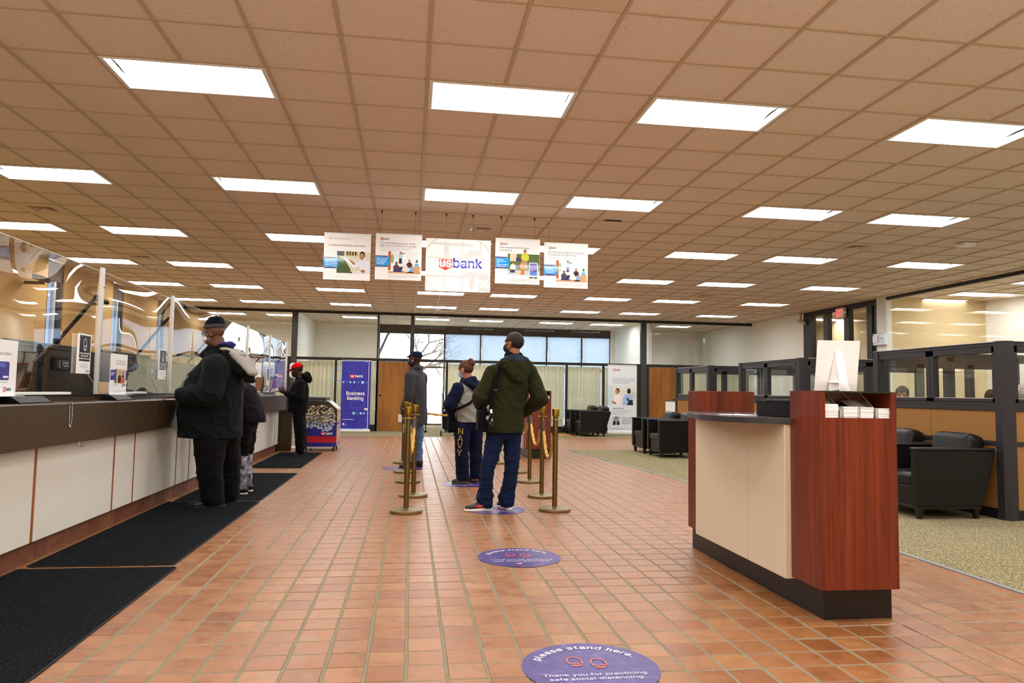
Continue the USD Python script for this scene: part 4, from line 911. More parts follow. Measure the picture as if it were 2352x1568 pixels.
# ------------------------------------------------------------------ hanging posters
def hanging(x0, x1, z0, z1, lab, pr, wires, y=9.40, th=.006):
    t = thing('hanging_sign', lab, 'hanging sign', (x0, y, z0), 0, 'posters hanging from the ceiling'); w, h = x1 - x0, z1 - z0
    obj('board', box(0, w, 0, th, 0, h, .001), 'white_gloss', t); obj('print', pr.mesh((0, -.0003, 0), (1, 0, 0), ZV), 'print_gloss', t)
    obj('clip_rail', box(-.002, w + .002, -.004, th + .004, h - .008, h + .004), 'acrylic_edge', t) if w < .7 else None
    for x in wires:
        zt = CZ - z0 - .004
        obj('wire', cyl(.0016, (x, th / 2, h - .03 if w > .7 else h), (x + RNG.uniform(-.01, .01), th / 2, zt), 5), 'leg_black', t)
        obj('ceiling_hook', cat(box(x - .012, x + .012, -.004, th + .008, zt - .012, zt + .004), tube([(x, th / 2, zt - .012), (x + .006, th / 2, zt - .03), (x, th / 2, zt - .045), (x - .006, th / 2, zt - .03), (x, th / 2, zt - .012)], .0022, 6)), 'leg_black' if w > .7 or x0 > -.6 and x0 < 1.4 else 'white_gloss', t)
mk('print_gloss', {'a': ('attribute', {'attribute': 'Cd'}), 'p': ('principled_bsdf', {'roughness': .06, 'specular_ior_level': .5})}, [('a.color', 'p.base_color')])
def base_poster(w, h): return Print().rect(0, 0, w, h, '#f2f2f2')
def callout(p, w, y0, y1, n): 
    p.rect(0, y1 + .006, w * .27, y1 + .018, '#2a2a86').rect(0, y0 - .018, w * .27, y0 - .006, '#2a2a86').rrect(-.0, y0, w * .31, y1, .006, '#1e9be8')
    for i, s in enumerate(n): p.text(s, .018, y1 - .026 - i * .021, .0125, '#ffffff', True, 'l', .95)
W5, H5 = .585, .6
p = base_poster(W5, H5); p.shield(.065, H5 - .075, .016); p.rect(.085, H5 - .082, .3, H5 - .05, '#f2f2f2').text('Wealth Management', .09, H5 - .075, .017, '#8a8aa0').text('A solid retirement plan starts here.', .055, H5 - .165, .023, '#26264f', False, 'l', .92)
x0, x1, y0, y1 = .165, W5, .09, .37
p.rect(x0, y0, x1, y1, '#d8d6c4').rect(x0, y1 - .06, x0 + .09, y1, '#5d6a66').rect(x0 + .11, y1 - .06, x0 + .26, y1, '#c9b984')
for i in range(4): p.rect(x0 + .12 + i * .035, y1 - .05, x0 + .137 + i * .035, y1, '#38352c')
p.poly([(x0, y0), (x0 + .2, y0), (x0 + .1, y1 - .1), (x0, y1 - .07)], '#4c6040').poly([(x0 + .07, y1 - .08), (x0 + .1, y1 - .08), (x0 + .28, y0 + .06), (x0 + .24, y0 + .05)], '#f2f0ea').poly([(x0 + .11, y1 - .08), (x0 + .16, y1 - .1), (x0 + .25, y0 + .11), (x0 + .22, y0 + .1)], '#a5744f')
p.poly([(x0 + .2, y0), (x0 + .42, y0), (x0 + .42, y0 + .13), (x0 + .36, y0 + .19), (x0 + .28, y0 + .18), (x0 + .22, y0 + .11)], '#dfe2f1').ell(x0 + .315, y0 + .235, .034, .05, '#1c1512').ell(x0 + .312, y0 + .22, .03, .044, '#b98762').poly([(x0 + .17, y0 + .02), (x0 + .3, y0 + .03), (x0 + .29, y0 + .09), (x0 + .18, y0 + .06)], '#cfd0b8').ell(x0 + .33, y0 + .03, .03, .02, '#a8734f')
callout(p, W5, .165, .27, ['Take the first step.', 'Talk to a banker or', 'wealth management', 'professional today.']); p.lines(.16, .045, .18, 1, .01, '#cccccc')
hanging(-1.14, -.555, 2.6, 3.2, 'hanging poster about a retirement plan, first from the left', p, (.08, .52))
def family(p, x0, y0, x1, y1):
    W_ = x1 - x0
    p.rect(x0, y0, x1, y1, '#e9ecee').rect(x0, y0 + .04, x0 + .032, y1, '#b5622c').rect(x0, y0, x1, y0 + .025, '#d6a578').rect(x0 + .13, y1 - .1, x0 + .22, y1 - .02, '#f7f8f8').rect(x0 + .16, y1 - .03, x0 + .21, y1 - .02, '#333333').ell(x0 + .05, y0 + .19, .022, .06, '#9cb08c')
    p.person(x0 + .155, y0 + .13, .16, '#b9805c', '#15110f', '#b9dcdc', '#2c3d6a').person(x0 + .27, y0 + .08, .19, '#c98f68', '#17110f', '#4c3136')
    p.poly([(x0 + .06, y0 + .02), (x0 + .2, y0 + .02), (x0 + .19, y0 + .09), (x0 + .1, y0 + .08)], '#333a66').person(x0 + .105, y0 + .04, .2, '#8a5a40', '#14100e', '#54465a')
    p.poly([(x0 + .22, y0 + .012), (x0 + .33, y0 + .012), (x0 + .3, y0 + .04)], '#2d2f3a').person(x0 + .3, y0 + .03, .16, '#9a6848', '#2a1d17', '#8fa8dc')
    p.rect(x1 - .09, y0 + .02, x1 - .01, y0 + .1, '#cfa070').rect(x1 - .075, y0 + .1, x1 - .025, y0 + .135, '#6fb4de').ell(x1 - .05, y0 + .165, .014, .02, '#56704e').poly([(x0 + .17, y0 + .03), (x0 + .24, y0 + .03), (x0 + .25, y0 + .1), (x0 + .2, y0 + .12)], '#e4e0d0')
p = base_poster(W5, .595); p.shield(.06, .515, .026).text('Your homebuying journey could', .055, .465, .0235, '#20204f', False, 'l', .92).text('start with up to $1,000 in savings.', .055, .43, .0235, '#20204f', False, 'l', .92).lines(.055, .41, .4, 3, .018, '#c7cbe0', .3)
family(p, .165, .085, W5 - .005, .37); callout(p, W5, .185, .29, ['Take the first step.', 'Talk to a banker', 'or mortgage loan', 'officer today.']); p.lines(.165, .065, .4, 4, .013, '#d4d4d4', .25)
hanging(-.495, .095, 2.625, 3.22, 'hanging poster about homebuying savings, second from the left', p, (.07, .5))
p = Print(); w, h = .845, .69
p.rect(0, 0, w, h, '#f0efec'); G = '#d3d4d3'
R_ = Polygon([(w * .49 + .47 * math.cos(q), h * .5 + .43 * math.sin(q)) for q in np.linspace(0, 6.28, 60)[:-1]]); sheet_ = Polygon([(0, 0), (w, 0), (w, h), (0, h)])
p.poly(R_.difference(R_.buffer(-.017)).intersection(sheet_), G)
for x in (.235, .465, .7): p.rect(x, .02, x + .016, h - .03, G)
for y in (.19, .43): p.rect(.015, y, w - .015, y + .016, G)
def blotch(x, y, rx, ry, s):
    q = np.linspace(0, 2 * math.pi, 40)[:-1]; r_ = .6 + .8 * meshkit.fbm(np.c_[np.cos(q) * 1.6 + s, np.sin(q) * 1.6, 0 * q], 4); g = Polygon(np.c_[x + rx * r_ * np.cos(q), y + ry * r_ * np.sin(q)]).buffer(0).intersection(sheet_)
    for a in getattr(g, 'geoms', [g]): p.poly(a, G)
blotch(.27, .5, .035, .12, 1); blotch(.36, .4, .12, .03, 2); blotch(.62, .52, .09, .04, 3); blotch(.55, .45, .06, .06, 4); blotch(.6, .23, .12, .04, 5); blotch(.6, .13, .03, .1, 6); blotch(.76, .2, .06, .05, 7); blotch(.35, .62, .3, .02, 8); blotch(.8, .03, .05, .03, 9)
p.rect(.14, .082, .7, .085, '#d9d6ce')
X_, Y_, Hh = .17, .31, .095
p.poly([(X_, Y_ + .11), (X_ + .175, Y_ + .11), (X_ + .175, Y_ + .01), (X_ + .0875, Y_ - .032), (X_, Y_ + .01)], '#e23a2c').text('us', X_ + .0875, Y_ + .012, .118, '#ffffff', True, 'c', .92).text('bank', X_ + .185, Y_ + .008, .118, '#2f31b0', True, 'l', 1.04)
hanging(.148, .993, 2.5, 3.19, 'large white hanging sign with a pale globe and red and blue logo', p, (.255, .605))
p = base_poster(.59, .6); p.shield(.06, .515, .024).text('Aquí empieza tu primer paso', .055, .47, .0235, '#2a2a58', False, 'l', .92).text('para ahorrar.', .055, .435, .0235, '#2a2a58', False, 'l', .92)
x0, x1, y0, y1 = .165, .59, .12, .4
p.rect(x0, y0, x1, y1, '#5a7046').rect(x0, y0, x1, y0 + .06, '#c9ccce').rect(x0 + .03, y1 - .1, x0 + .12, y1, '#d9cdb4').rect(x0 + .11, y1 - .1, x0 + .2, y1 - .05, '#4c5058').ell(x0 + .16, y0 + .12, .035, .035, '#25262a').rect(x0, y0 + .06, x1, y0 + .085, '#8aa06a')
p.poly([(x0 + .03, y0 + .03), (x0 + .1, y0 + .03), (x0 + .09, y0 + .1), (x0 + .04, y0 + .1)], '#2f3f68').person(x0 + .07, y0 + .07, .2, '#c08a66', '#191310', '#eceae4').person(x0 + .23, y0 + .08, .27, '#c08a66', '#17120f', '#cfd24a', '#9c9a80').person(x0 + .2, y0 + .01, .2, '#d2a07c', '#4a3020', '#ef7a2a', '#ef7a2a')
p.rrect(x0 + .285, .11, x0 + .4, .29, .012, '#f6f6f8').rect(x0 + .295, .12, x0 + .39, .28, '#5d4f9c').rect(x0 + .295, .12, x0 + .39, .165, '#5a8fdc').lines(x0 + .3, .2, .08, 2, .02, '#c9c4e4').rect(x0 + .29, .085, x0 + .335, .098, '#222222').rect(x0 + .345, .085, x0 + .395, .098, '#222222')
callout(p, .59, .22, .335, ['Descarga la', 'Aplicación Móvil', 'para', 'empezar a seguir tus', 'metas de ahorro.']); p.lines(.165, .07, .4, 4, .013, '#d8d8d8', .25)
hanging(1.054, 1.648, 2.63, 3.23, 'Spanish hanging poster with a father and child outdoors, fourth from left', p, (.07, .515))
p = base_poster(.59, .6); p.shield(.06, .52, .024).text('La compra de tu casa podría empezar', .055, .465, .0225, '#2a2a58', False, 'l', .88).text('con hasta $1,000 de ahorros.', .055, .43, .0225, '#2a2a58', False, 'l', .9).lines(.055, .4, .45, 3, .018, '#cdd0e4', .3)
family(p, .165, .085, .585, .365); callout(p, .59, .18, .285, ['Da el primer paso.', 'Habla con un', 'oficial de préstamos', 'hipotecarios hoy.']); p.lines(.165, .065, .4, 4, .013, '#d4d4d4', .25)
hanging(1.705, 2.3, 2.6, 3.2, 'Spanish hanging poster about a house purchase, fifth and rightmost', p, (.06, .51))

# ------------------------------------------------------------------ roll-up banners and far furniture
def banner(x0, x1, y, z1, lab, pr, extra=()):
    t = thing('rollup_banner', lab, 'banner', (x0, y, 0), 0, 'roll-up banners by the back wall'); w = x1 - x0
    obj('cassette', rbox(-.02, w + .02, -.07, .07, 0, .075, .015), 'white_gloss', t, 35); obj('panel', box(0, w, -.004, 0, .07, z1), 'white_card', t)
    obj('print', pr.mesh((0, -.0045, .075), (1, 0, 0), ZV), 'print', t); obj('top_rail', box(-.005, w + .005, -.012, .008, z1 - .02, z1 + .01, .003), 'alu', t); obj('support_pole', cyl(.01, (w / 2, .03, .07), (w / 2, .015, z1), 8), 'alu', t)
    return t
w, h = .83, 1.97; B_ = '#3330a8'; Lb = '#4d62d8'
p = Print().rect(0, 0, w, h, B_)
for x in np.arange(.0, w - .03, .075): p.rect(x + .01, h - .03, x + .05, h, '#bfe3ff' if int(x * 40) % 3 else '#4f78e0').rect(x + .01, 0, x + .05, .028, '#bfe3ff' if int(x * 40) % 3 else '#4f78e0')
p.frame(.17, h - .33, .36, h - .15, .01, .03, Lb).frame(-.2, h - .58, .2, h - .27, .01, .02, Lb)
p.rrect(.2, h - .5, .55, h - .42, .01, B_); p.poly([(.23, h - .4), (.375, h - .4), (.375, h - .475), (.3, h - .51), (.23, h - .475)], '#e23a2c').text('us', .302, h - .475, .075, '#ffffff', True, 'c', .85).text('bank', .385, h - .475, .075, '#ffffff', True, 'l', .95)
for i, (x, s, c_) in enumerate(((.05, .025, '#8fd4ff'), (.15, .02, '#4f78e0'), (.25, .026, '#a5deff'), (.36, .028, '#a5deff'), (.48, .025, '#4f8fe8'), (.6, .036, '#b5e6ff'), (.72, .02, '#4f9fee'))): p.rrect(x - s, h - .62 - s, x + s, h - .62 + s, .008, c_)
p.rect(.048, .45, .058, h - .64, Lb).text('Business', w * .49, h - .99, .1, '#ffffff', True, 'c', .92).text('Banking', w * .49, h - 1.13, .1, '#ffffff', True, 'c', .92)
p.frame(.25, .58, .68, .84, .01, .02, Lb).frame(.29, .62, .64, .8, .01, .01, Lb).rect(.4, .5, .56, .51, Lb).rect(.05, .45, .8, .46, Lb)
for x, s, c_ in ((.37, .035, '#9fdcff'), (.47, .02, '#4f8fe8'), (.57, .03, '#a5deff'), (.66, .025, '#a5deff'), (.75, .02, '#4f78e0'), (.82, .012, '#7fd0ff')): p.rrect(x - s, .455 - s, x + s, .455 + s, .008, c_)
p.rect(.06, .27, .37, .285, '#e8ecff').frame(.55, .06, .8, .27, .01, .015, Lb).frame(.7, .18, .95 - .13, .34, .01, .015, Lb).poly([(.06, .12), (.12, .12), (.12, .15), (.09, .175), (.06, .15)], '#ffffff').lines(.06, .1, .26, 1, .02, '#c8ccff')
t = banner(-1.99, -1.16, 21.6, 2.06, 'blue roll-up banner reading Business Banking left of the oak door', p)
obj('white_rod', box(.76, .775, -.03, -.015, .06, 2.03), 'white_gloss', t); obj('label_tag', box(.67, .77, -.02, -.016, .62, .68), 'white_gloss', t)
w, h = .91, 2.0
p = Print().rect(0, 0, w, h, '#e6eaf0'); p.shield(.16, h - .16, .055).text('Whether it’s your first home or forever', .16, h - .42, .034, '#4a5a9a', False, 'l', .82).text('home, we offer personalized guidance', .16, h - .48, .034, '#4a5a9a', False, 'l', .82).text('and a variety of loan options.', .16, h - .54, .034, '#4a5a9a', False, 'l', .82)
y0, y1 = .8, 1.38; p.rect(0, y0, w, y1, '#cfe0ea').rect(.16, y0, w, y1, '#e7e3dc').rect(.72, y0 + .2, .88, y1 - .2, '#d8cabb').rect(.78, y0 + .2, .84, y0 + .42, '#b9d2dc')
p.poly([(.14, y0), (.4, y0), (.44, y0 + .25), (.36, y0 + .32), (.24, y0 + .3), (.17, y0 + .12)], '#f3efec').ell(.305, y0 + .43, .065, .085, '#1a1412').ell(.285, y0 + .405, .055, .075, '#c48a5e').ell(.2, y0 + .07, .08, .035, '#b9794d', -.4)
p.poly([(.48, y0), (.8, y0), (.8, y0 + .22), (.72, y0 + .33), (.56, y0 + .33), (.47, y0 + .22)], '#a9c4ea').poly([(.6, y0), (.8, y0), (.78, y0 + .16), (.66, y0 + .16)], '#23273a').ell(.665, y0 + .43, .06, .085, '#3a241a').ell(.66, y0 + .385, .045, .04, '#15100e').ell(.63, y0 + .18, .035, .045, '#4a2d1f')
p.text('HOME MORTGAGE', .16, .68, .032, '#2f5a9a', True, 'l', .9)
for i, s in enumerate(('Fixed, Adjustable and Jumbo Mortgages', 'Construction and Lot Financing', 'FHA and VA Mortgages')): p.text(s, .16, .615 - i * .05, .026, '#8a8fa2', False, 'l', .85)
p.rect(.16, .2, .38, .45, '#b9b9c4').poly([(.16, .2), (.38, .2), (.37, .29), (.3, .33), (.23, .33), (.17, .29)], '#1c2038').poly([(.25, .32), (.29, .32), (.28, .2), (.26, .2)], '#dcdce4').ell(.27, .385, .045, .06, '#1d1512').ell(.27, .37, .036, .05, '#c29476').lines(.44, .42, .3, 8, .028, '#aab2c2', .35).ell(.17, .075, .014, .014, '#6f8aa2').lines(.2, .085, .62, 2, .014, '#7f9ab2', .4)
banner(5.94, 6.85, 21.6, 2.1, 'pale roll-up banner with a couple, right of the far armchairs', p)

# coin counting machine
t = thing('coin_machine', 'coin counting machine wrapped in pictures of coins and fanned banknotes', 'machine', (-2.05, 14.7, 0))
wd, dp = .63, .75; prof = [(0, .09), (wd, .09), (wd, .82), (wd - .17, .97), (0, .99)]
obj('cabinet', xzprism(prof, 0, dp), 'coin_white', t)
p = Print(); ar = Polygon(prof); p.poly(ar, '#20208a').rect(0, .17, wd, .29, '#c01020').poly(ar.intersection(Polygon([(-1, .6), (2, .6), (2, 2), (-1, 2)])), '#33271f')
for i in range(12):
    a = math.radians(-178 + i * 12 + 20); c0_ = np.array([.3, .78]); d = np.array([math.cos(a), math.sin(a)]); n_ = np.array([-d[1], d[0]]); q = c0_ + d * (.36 + .06 * math.sin(i)); o_ = c0_ + d * .1
    P4 = Polygon([tuple(o_ - n_ * .03), tuple(o_ + n_ * .03), tuple(q + n_ * .062), tuple(q - n_ * .062)]).intersection(ar.buffer(-.012)); 
    if P4.is_empty or P4.geom_type != 'Polygon': continue
    p.poly(P4, '#e9ebee'); Pi = P4.buffer(-.009)
    if not Pi.is_empty and Pi.geom_type == 'Polygon': p.poly(Pi, '#7d8db4' if i % 2 else '#a5b0cc'); m_ = (o_ + q) / 2 + d * .06; p.ell(m_[0], m_[1], .024, .035, '#3b4468', a)
R = np.random.default_rng(5)
for i in range(150):
    x, z = R.uniform(.03, wd - .03), .56 + R.beta(1.2, 1.6) * .36
    if not ar.buffer(-.025).contains(Polygon([(x - .01, z), (x + .01, z), (x, z + .01)])): continue
    r_ = R.uniform(.018, .034); e = R.uniform(.35, .8); c_ = ['#d8d2a8', '#b9a878', '#6d5c46', '#c9bf8c', '#8a745a', '#e6e2c4', '#a4713f'][R.integers(7)]
    p.ell(x, z - .006, r_, r_ * e, '#241a14', R.uniform(-.3, .3)).ell(x, z, r_, r_ * e, c_, R.uniform(-.3, .3)).ell(x, z + .001, r_ * .68, r_ * e * .66, '#f0ecd4' if i % 3 else '#7a6a52')
p.poly([(.34, .375), (.42, .375), (.42, .33), (.38, .31), (.34, .33)], '#d8232a').text('us', .38, .33, .045, '#ffffff', True, 'c', .85).text('bank', .43, .33, .045, '#ffffff', True, 'l', .95).lines(.43, .315, .15, 1, .01, '#9fa4e0')
obj('front_print', p.mesh((0, -.0004, 0), (1, 0, 0), ZV), 'print', t)
p = Print().rect(0, .09, dp, .82, '#c9b296').rect(0, .17, dp, .29, '#d88a78').rect(0, .09, dp, .17, '#7f7cb0')
for i in range(60): x, z = R.uniform(.04, dp - .04), R.uniform(.4, .78); p.ell(x, z, .03, .02, ['#a98a5c', '#e0d6bc', '#8a6a48'][i % 3], R.uniform(-.5, .5))
obj('side_print', p.mesh((wd + .0004, 0, 0), XV, ZV), 'print', t)
obj('handle', box(wd, wd + .015, .06, .2, .52, .56, .004), 'black_plastic', t); obj('hopper_lid', rbox(.02, wd - .22, .06, dp - .06, .985, 1.05, .02), 'cubicle_metal', t, 35); obj('slope_panel', move(box(0, .215, .03, dp - .03, 0, .006), (wd - .165, 0, .968), 0, 0, .72), 'white_gloss', t)
obj('bumper', box(.02, wd - .06, .02, .04, .06, .09, .004), 'white_gloss', t)
for x in (.05, wd - .07):
    for y in (.05, dp - .1): obj('caster', cat(cyl(.032, (x, y, .033), (x + .03, y, .033), 14), box(x - .005, x + .035, y - .02, y + .02, .05, .09)), 'black_plastic', t)
# sanitiser station, utility cart, rug, exit sign and small wall things
t = thing('sanitizer_station', 'white dispenser stand with a blue label behind the red cap', 'dispenser', (-2.38, 15.55, 0))
obj('base', lathe([(0, 0), (.17, 0), (.17, .015), (.03, .03), (0, .03)], 28), 'white_gloss', t); obj('pole', cyl(.02, (0, 0, .02), (0, 0, 1.5), 12), 'alu', t)
obj('housing', rbox(-.11, .13, -.09, .09, 1.42, 1.74, .06), 'white_gloss', t, True); p = Print().rrect(-.06, 0, .08, .13, .015, '#a9c4f0').lines(-.04, .1, .1, 4, .024, '#e8f0ff'); obj('label_print', p.mesh((.02, -.0915, 1.5), (1, 0, 0), ZV), 'print', t)
t = thing('folding_cart', 'black folding cart with chrome handles beyond the woman in the hoodie', 'cart', (.86, 20.0, 0))
for x in (0, .34): obj('side_frame', tube([(x, -.1, .06), (x, 0, .5), (x, .12, 1.08), (x, .02, 1.14)], .016, 8), 'chrome', t, True)
obj('basket', box(.02, .32, -.05, .22, .18, .66, .02), 'black_matte', t); obj('arm_rest', rbox(.0, .34, -.14, -.06, .72, .78, .02), 'black_plastic', t); obj('axle', cyl(.01, (-.02, .1, .08), (.36, .1, .08), 8), 'chrome', t)
for x in (-.03, .33):
    for y in (-.1, .1): obj('wheel', cyl(.075, (x, y, .0755), (x + .03, y, .0755), 18), 'black_plastic', t)
t = thing('sign_stand', 'thin black easel stand by the entrance, behind the grey coat', 'stand', (.3, 21.3, 0))
obj('upright', box(.14, .17, -.015, .015, .03, 1.13, .004), 'black_plastic', t); obj('top_bar', box(.02, .17, -.015, .015, 1.1, 1.13, .004), 'black_plastic', t); obj('foot_bar', box(-.2, .2, -.03, .03, .02, .06, .006), 'black_plastic', t)
for x in (-.17, .14): obj('foot', cyl(.02, (x, 0, 0), (x, 0, .03), 10), 'black_plastic', t)
t = thing('rug', 'small patterned rug in front of the far armchairs', 'rug', (3.7, 20.0, .004))
obj('field', box(0, .95, 0, 1.3, 0, .012, .003), 'rug', t); obj('border', cat(box(0, .95, 0, .07, .012, .014), box(0, .95, 1.23, 1.3, .012, .014), box(0, .07, 0, 1.3, .012, .014), box(.88, .95, 0, 1.3, .012, .014)), 'strip_wood', t)
t = thing('exit_sign', 'red lit EXIT sign on the bronze frame of the right wall', 'sign', (XR - .06, 16.95, 3.2))
obj('box', box(-.04, .04, -.18, .18, -.0, .27, .006), 'sign_box', t)
e_ = meshkit.text_mesh('EXIT', .17, .004, True); v = e_.vertices; sx_ = .28 / (v[:, 0].max() - v[:, 0].min())
obj('letters', tm(np.c_[-.041 - v[:, 2], .14 - (v[:, 0] - v[:, 0].min()) * sx_, v[:, 1] + .05], e_.faces), 'exit_glow', t)
obj('face', box(-.0405, -.04, -.16, .16, .03, .25), 'sign_box', t)
for y in (-.21, .21): obj('lamp_head', cyl(.05, (-.02, y, .14), (-.07, y, .14), 14), 'white_gloss', t)
t = thing('emergency_light', 'grey and white box on the column beside the door frame', 'wall box', (XR - .03, 15.4, 2.45)); obj('case', box(-.09, 0, -.22, .2, -.02, .25, .006), 'alu', t); obj('cover', box(-.115, -.09, .0, .18, .05, .2, .006), 'white_gloss', t); obj('dot', cyl(.015, (-.09, -.12, .13), (-.095, -.12, .13), 10), 'black_plastic', t)
t = thing('smoke_detector', 'small white smoke detector on the ceiling at the right', 'detector', (8.07, 9.62, CZ)); obj('base', box(-.1, .1, -.1, .1, -.045, -.005, .006), 'white_gloss', t); obj('dome', lathe([(.0, -.06), (.05, -.058), (.06, -.045), (0, -.045)], 20), 'white_gloss', t)
t = thing('ceiling_slot', 'narrow black slot in the ceiling right of the hanging posters', 'slot', (2.62, 9.32, CZ)); obj('bar', box(-.11, .11, -.012, .012, -.008, .004), 'black_plastic', t); obj('rim', box(-.115, .115, -.016, .016, -.003, .003), 'dark_slot', t)
t = thing('corner_camera', 'small beige camera under the ceiling at the end of the plaster wall', 'camera', (XR - .12, 18.75, CZ)); obj('stem', cyl(.025, (0, 0, -.2), (0, 0, -.005), 10), 'grid_metal', t); obj('flange', cyl(.06, (0, 0, -.025), (0, 0, -.005), 14), 'grid_metal', t); obj('body', move(rbox(-.05, .05, -.13, .13, -.045, .045, .02), (0, -.06, -.25), .3, .35), 'grid_metal', t, 35)

# ------------------------------------------------------------------ people
SPH = trimesh.creation.icosphere(2).vertices
V3 = lambda *a: np.array(a, float)
def unit(v): v = np.asarray(v, float); return v / np.linalg.norm(v)
class Frame:                                             # x right, y forward, z up
    def __init__(s, c, fwd, pitch=0., roll=0.):
        f = unit((fwd[0], fwd[1], 0)); r = V3(f[1], -f[0], 0); u = V3(0, 0, 1)
        f2 = f * math.cos(pitch) + u * math.sin(pitch); u2 = -f * math.sin(pitch) + u * math.cos(pitch)
        r3 = r * math.cos(roll) + u2 * math.sin(roll); u3 = -r * math.sin(roll) + u2 * math.cos(roll)
        s.c, s.A = np.asarray(c, float), np.stack([r3, f2, u3])
    def __call__(s, p): return s.c + np.atleast_2d(np.asarray(p, float)) @ s.A
    def e(s, c, r):
        r = np.broadcast_to(np.asarray(r, float), (3,)); return s(SPH * r + np.asarray(c, float))
def hull(*pts): return Manifold.hull_points(np.vstack(pts))
def ball(c, r): return SPH * r + np.asarray(c, float)
def limb(*js): return [hull(ball(a[0], a[1]), ball(b[0], b[1])) for a, b in zip(js[:-1], js[1:])]
def tors(fr, *js): return [hull(fr.e(*a), fr.e(*b)) for a, b in zip(js[:-1], js[1:])]
def blob(parts, L=.02, it=10, amp=0., fq=9., seed=0, aniso=(1, 1, 1), cut=None, cutt=None, trim=None):
    m = Manifold.batch_boolean(parts, OpType.Add)
    if cut is not None: m = m.trim_by_plane((0, 0, 1), cut)
    if cutt is not None: m = m.trim_by_plane((0, 0, -1), -cutt)
    t = man(m.refine_to_length(L)); t.merge_vertices()
    zmin = t.vertices[:, 2].min(); trimesh.smoothing.filter_taubin(t, .5, .52, it)
    if amp:
        q = (t.vertices @ np.array([[.8, .6, 0], [-.42, .56, .71], [.43, -.57, .70]]).T * np.array([1.15, .42, 1.15]) if aniso[2] == 1.5 else t.vertices * np.array(aniso)) * fq; d = 0
        for o, (k, g) in enumerate(((1., 1.), (2.1, .3))):
            w = q * k + 1.2 * np.stack([meshkit.noise(q * k * .6 + j * 9.1 + seed) for j in range(3)], -1)
            n_ = meshkit.noise(w + seed + o * 5.); d = d + g * (np.exp(-((n_ - .5) / .1) ** 2) - .35)
        d = d + 1.1 * (meshkit.fbm(q * .5 + 3, 2) - .5)
        t.vertices = t.vertices + t.vertex_normals * (amp * d)[:, None]
    if trim is not None:
        q = Manifold(manifold3d.Mesh(np.ascontiguousarray(t.vertices, np.float32), np.ascontiguousarray(t.faces, np.uint32)))
        q = q.trim_by_plane((0, 0, 1), trim)
        if q.num_tri() > 100: t = man(q)
    return t
def head_parts(F, neck, jaw=1., s=1.):
    P = [hull(F.e((0, -.012, .035), (.076 * s, .098 * s, .088 * s)), F.e((0, .0, .0), (.07 * s, .085 * s, .06))),
         hull(F.e((0, .0, -.01), (.066 * s, .082 * s, .06)), F.e((0, .05, -.078), (.036 * jaw, .034 * jaw, .03))),
         hull(F.e((0, .083, .012), .011), F.e((0, .108, -.028), .012), F.e((0, .075, -.035), .02)),
         hull(F.e((-.033, .076, .03), .017), F.e((.033, .076, .03), .017)),
         hull(F.e((-.018, .082, -.058), .01), F.e((.018, .082, -.058), .01)),
         hull(F.e((0, -.03, -.02), (.055 * s, .05 * s, .05)), ball(neck, .062 * s))]
    for k in (-1, 1): P.append(hull(F.e((k * .079 * s, -.012, .018), (.011, .02, .014)), F.e((k * .075 * s, -.006, -.03), (.009, .012, .012))))
    return P
def hand_parts(w, d, n, side, curl=.2, s=1.):            # wrist, finger direction, palm normal (towards what it touches), side of thumb (+1 right of d seen from the back)
    d, n = unit(d), unit(n); r = np.cross(d, n) * side; P = []
    at = lambda a, b, c: np.asarray(w) + (d * a + r * b + n * c) * s
    P.append(hull(*[ball(at(a, b, .0), .0125 * s) for a, b in ((.01, -.022), (.01, .022), (.088, -.034), (.09, .03))]))
    P.append(hull(ball(at(-.02, 0, 0), .024 * s), ball(at(.02, -.018, 0), .013 * s), ball(at(.02, .018, 0), .013 * s)))
    for k, (b, L_) in enumerate(((.031, .07), (.011, .079), (-.011, .073), (-.032, .058))):
        p = at(.088, b, 0); a = curl * .4
        for q, f in enumerate((.45, .3, .25)):
            dd = d * math.cos(a) + n * math.sin(a) + r * (b * .9 if q == 0 else b * .4); e = p + unit(dd) * L_ * f * s
            P.append(hull(ball(p, (.0092 - q * .0007) * s), ball(e, (.0086 - q * .0008) * s))); p = e; a += curl
    p = at(.02, .026, .004); 
    for q, (L_, tw) in enumerate(((.042, .95), (.032, .55), (.026, .35))):
        e = p + unit(d * (1 - tw * .5) + r * tw + n * curl * .35 * (q + 1)) * L_ * s; P.append(hull(ball(p, (.0125 - q * .0015) * s), ball(e, (.011 - q * .0015) * s))); p = e
    return P
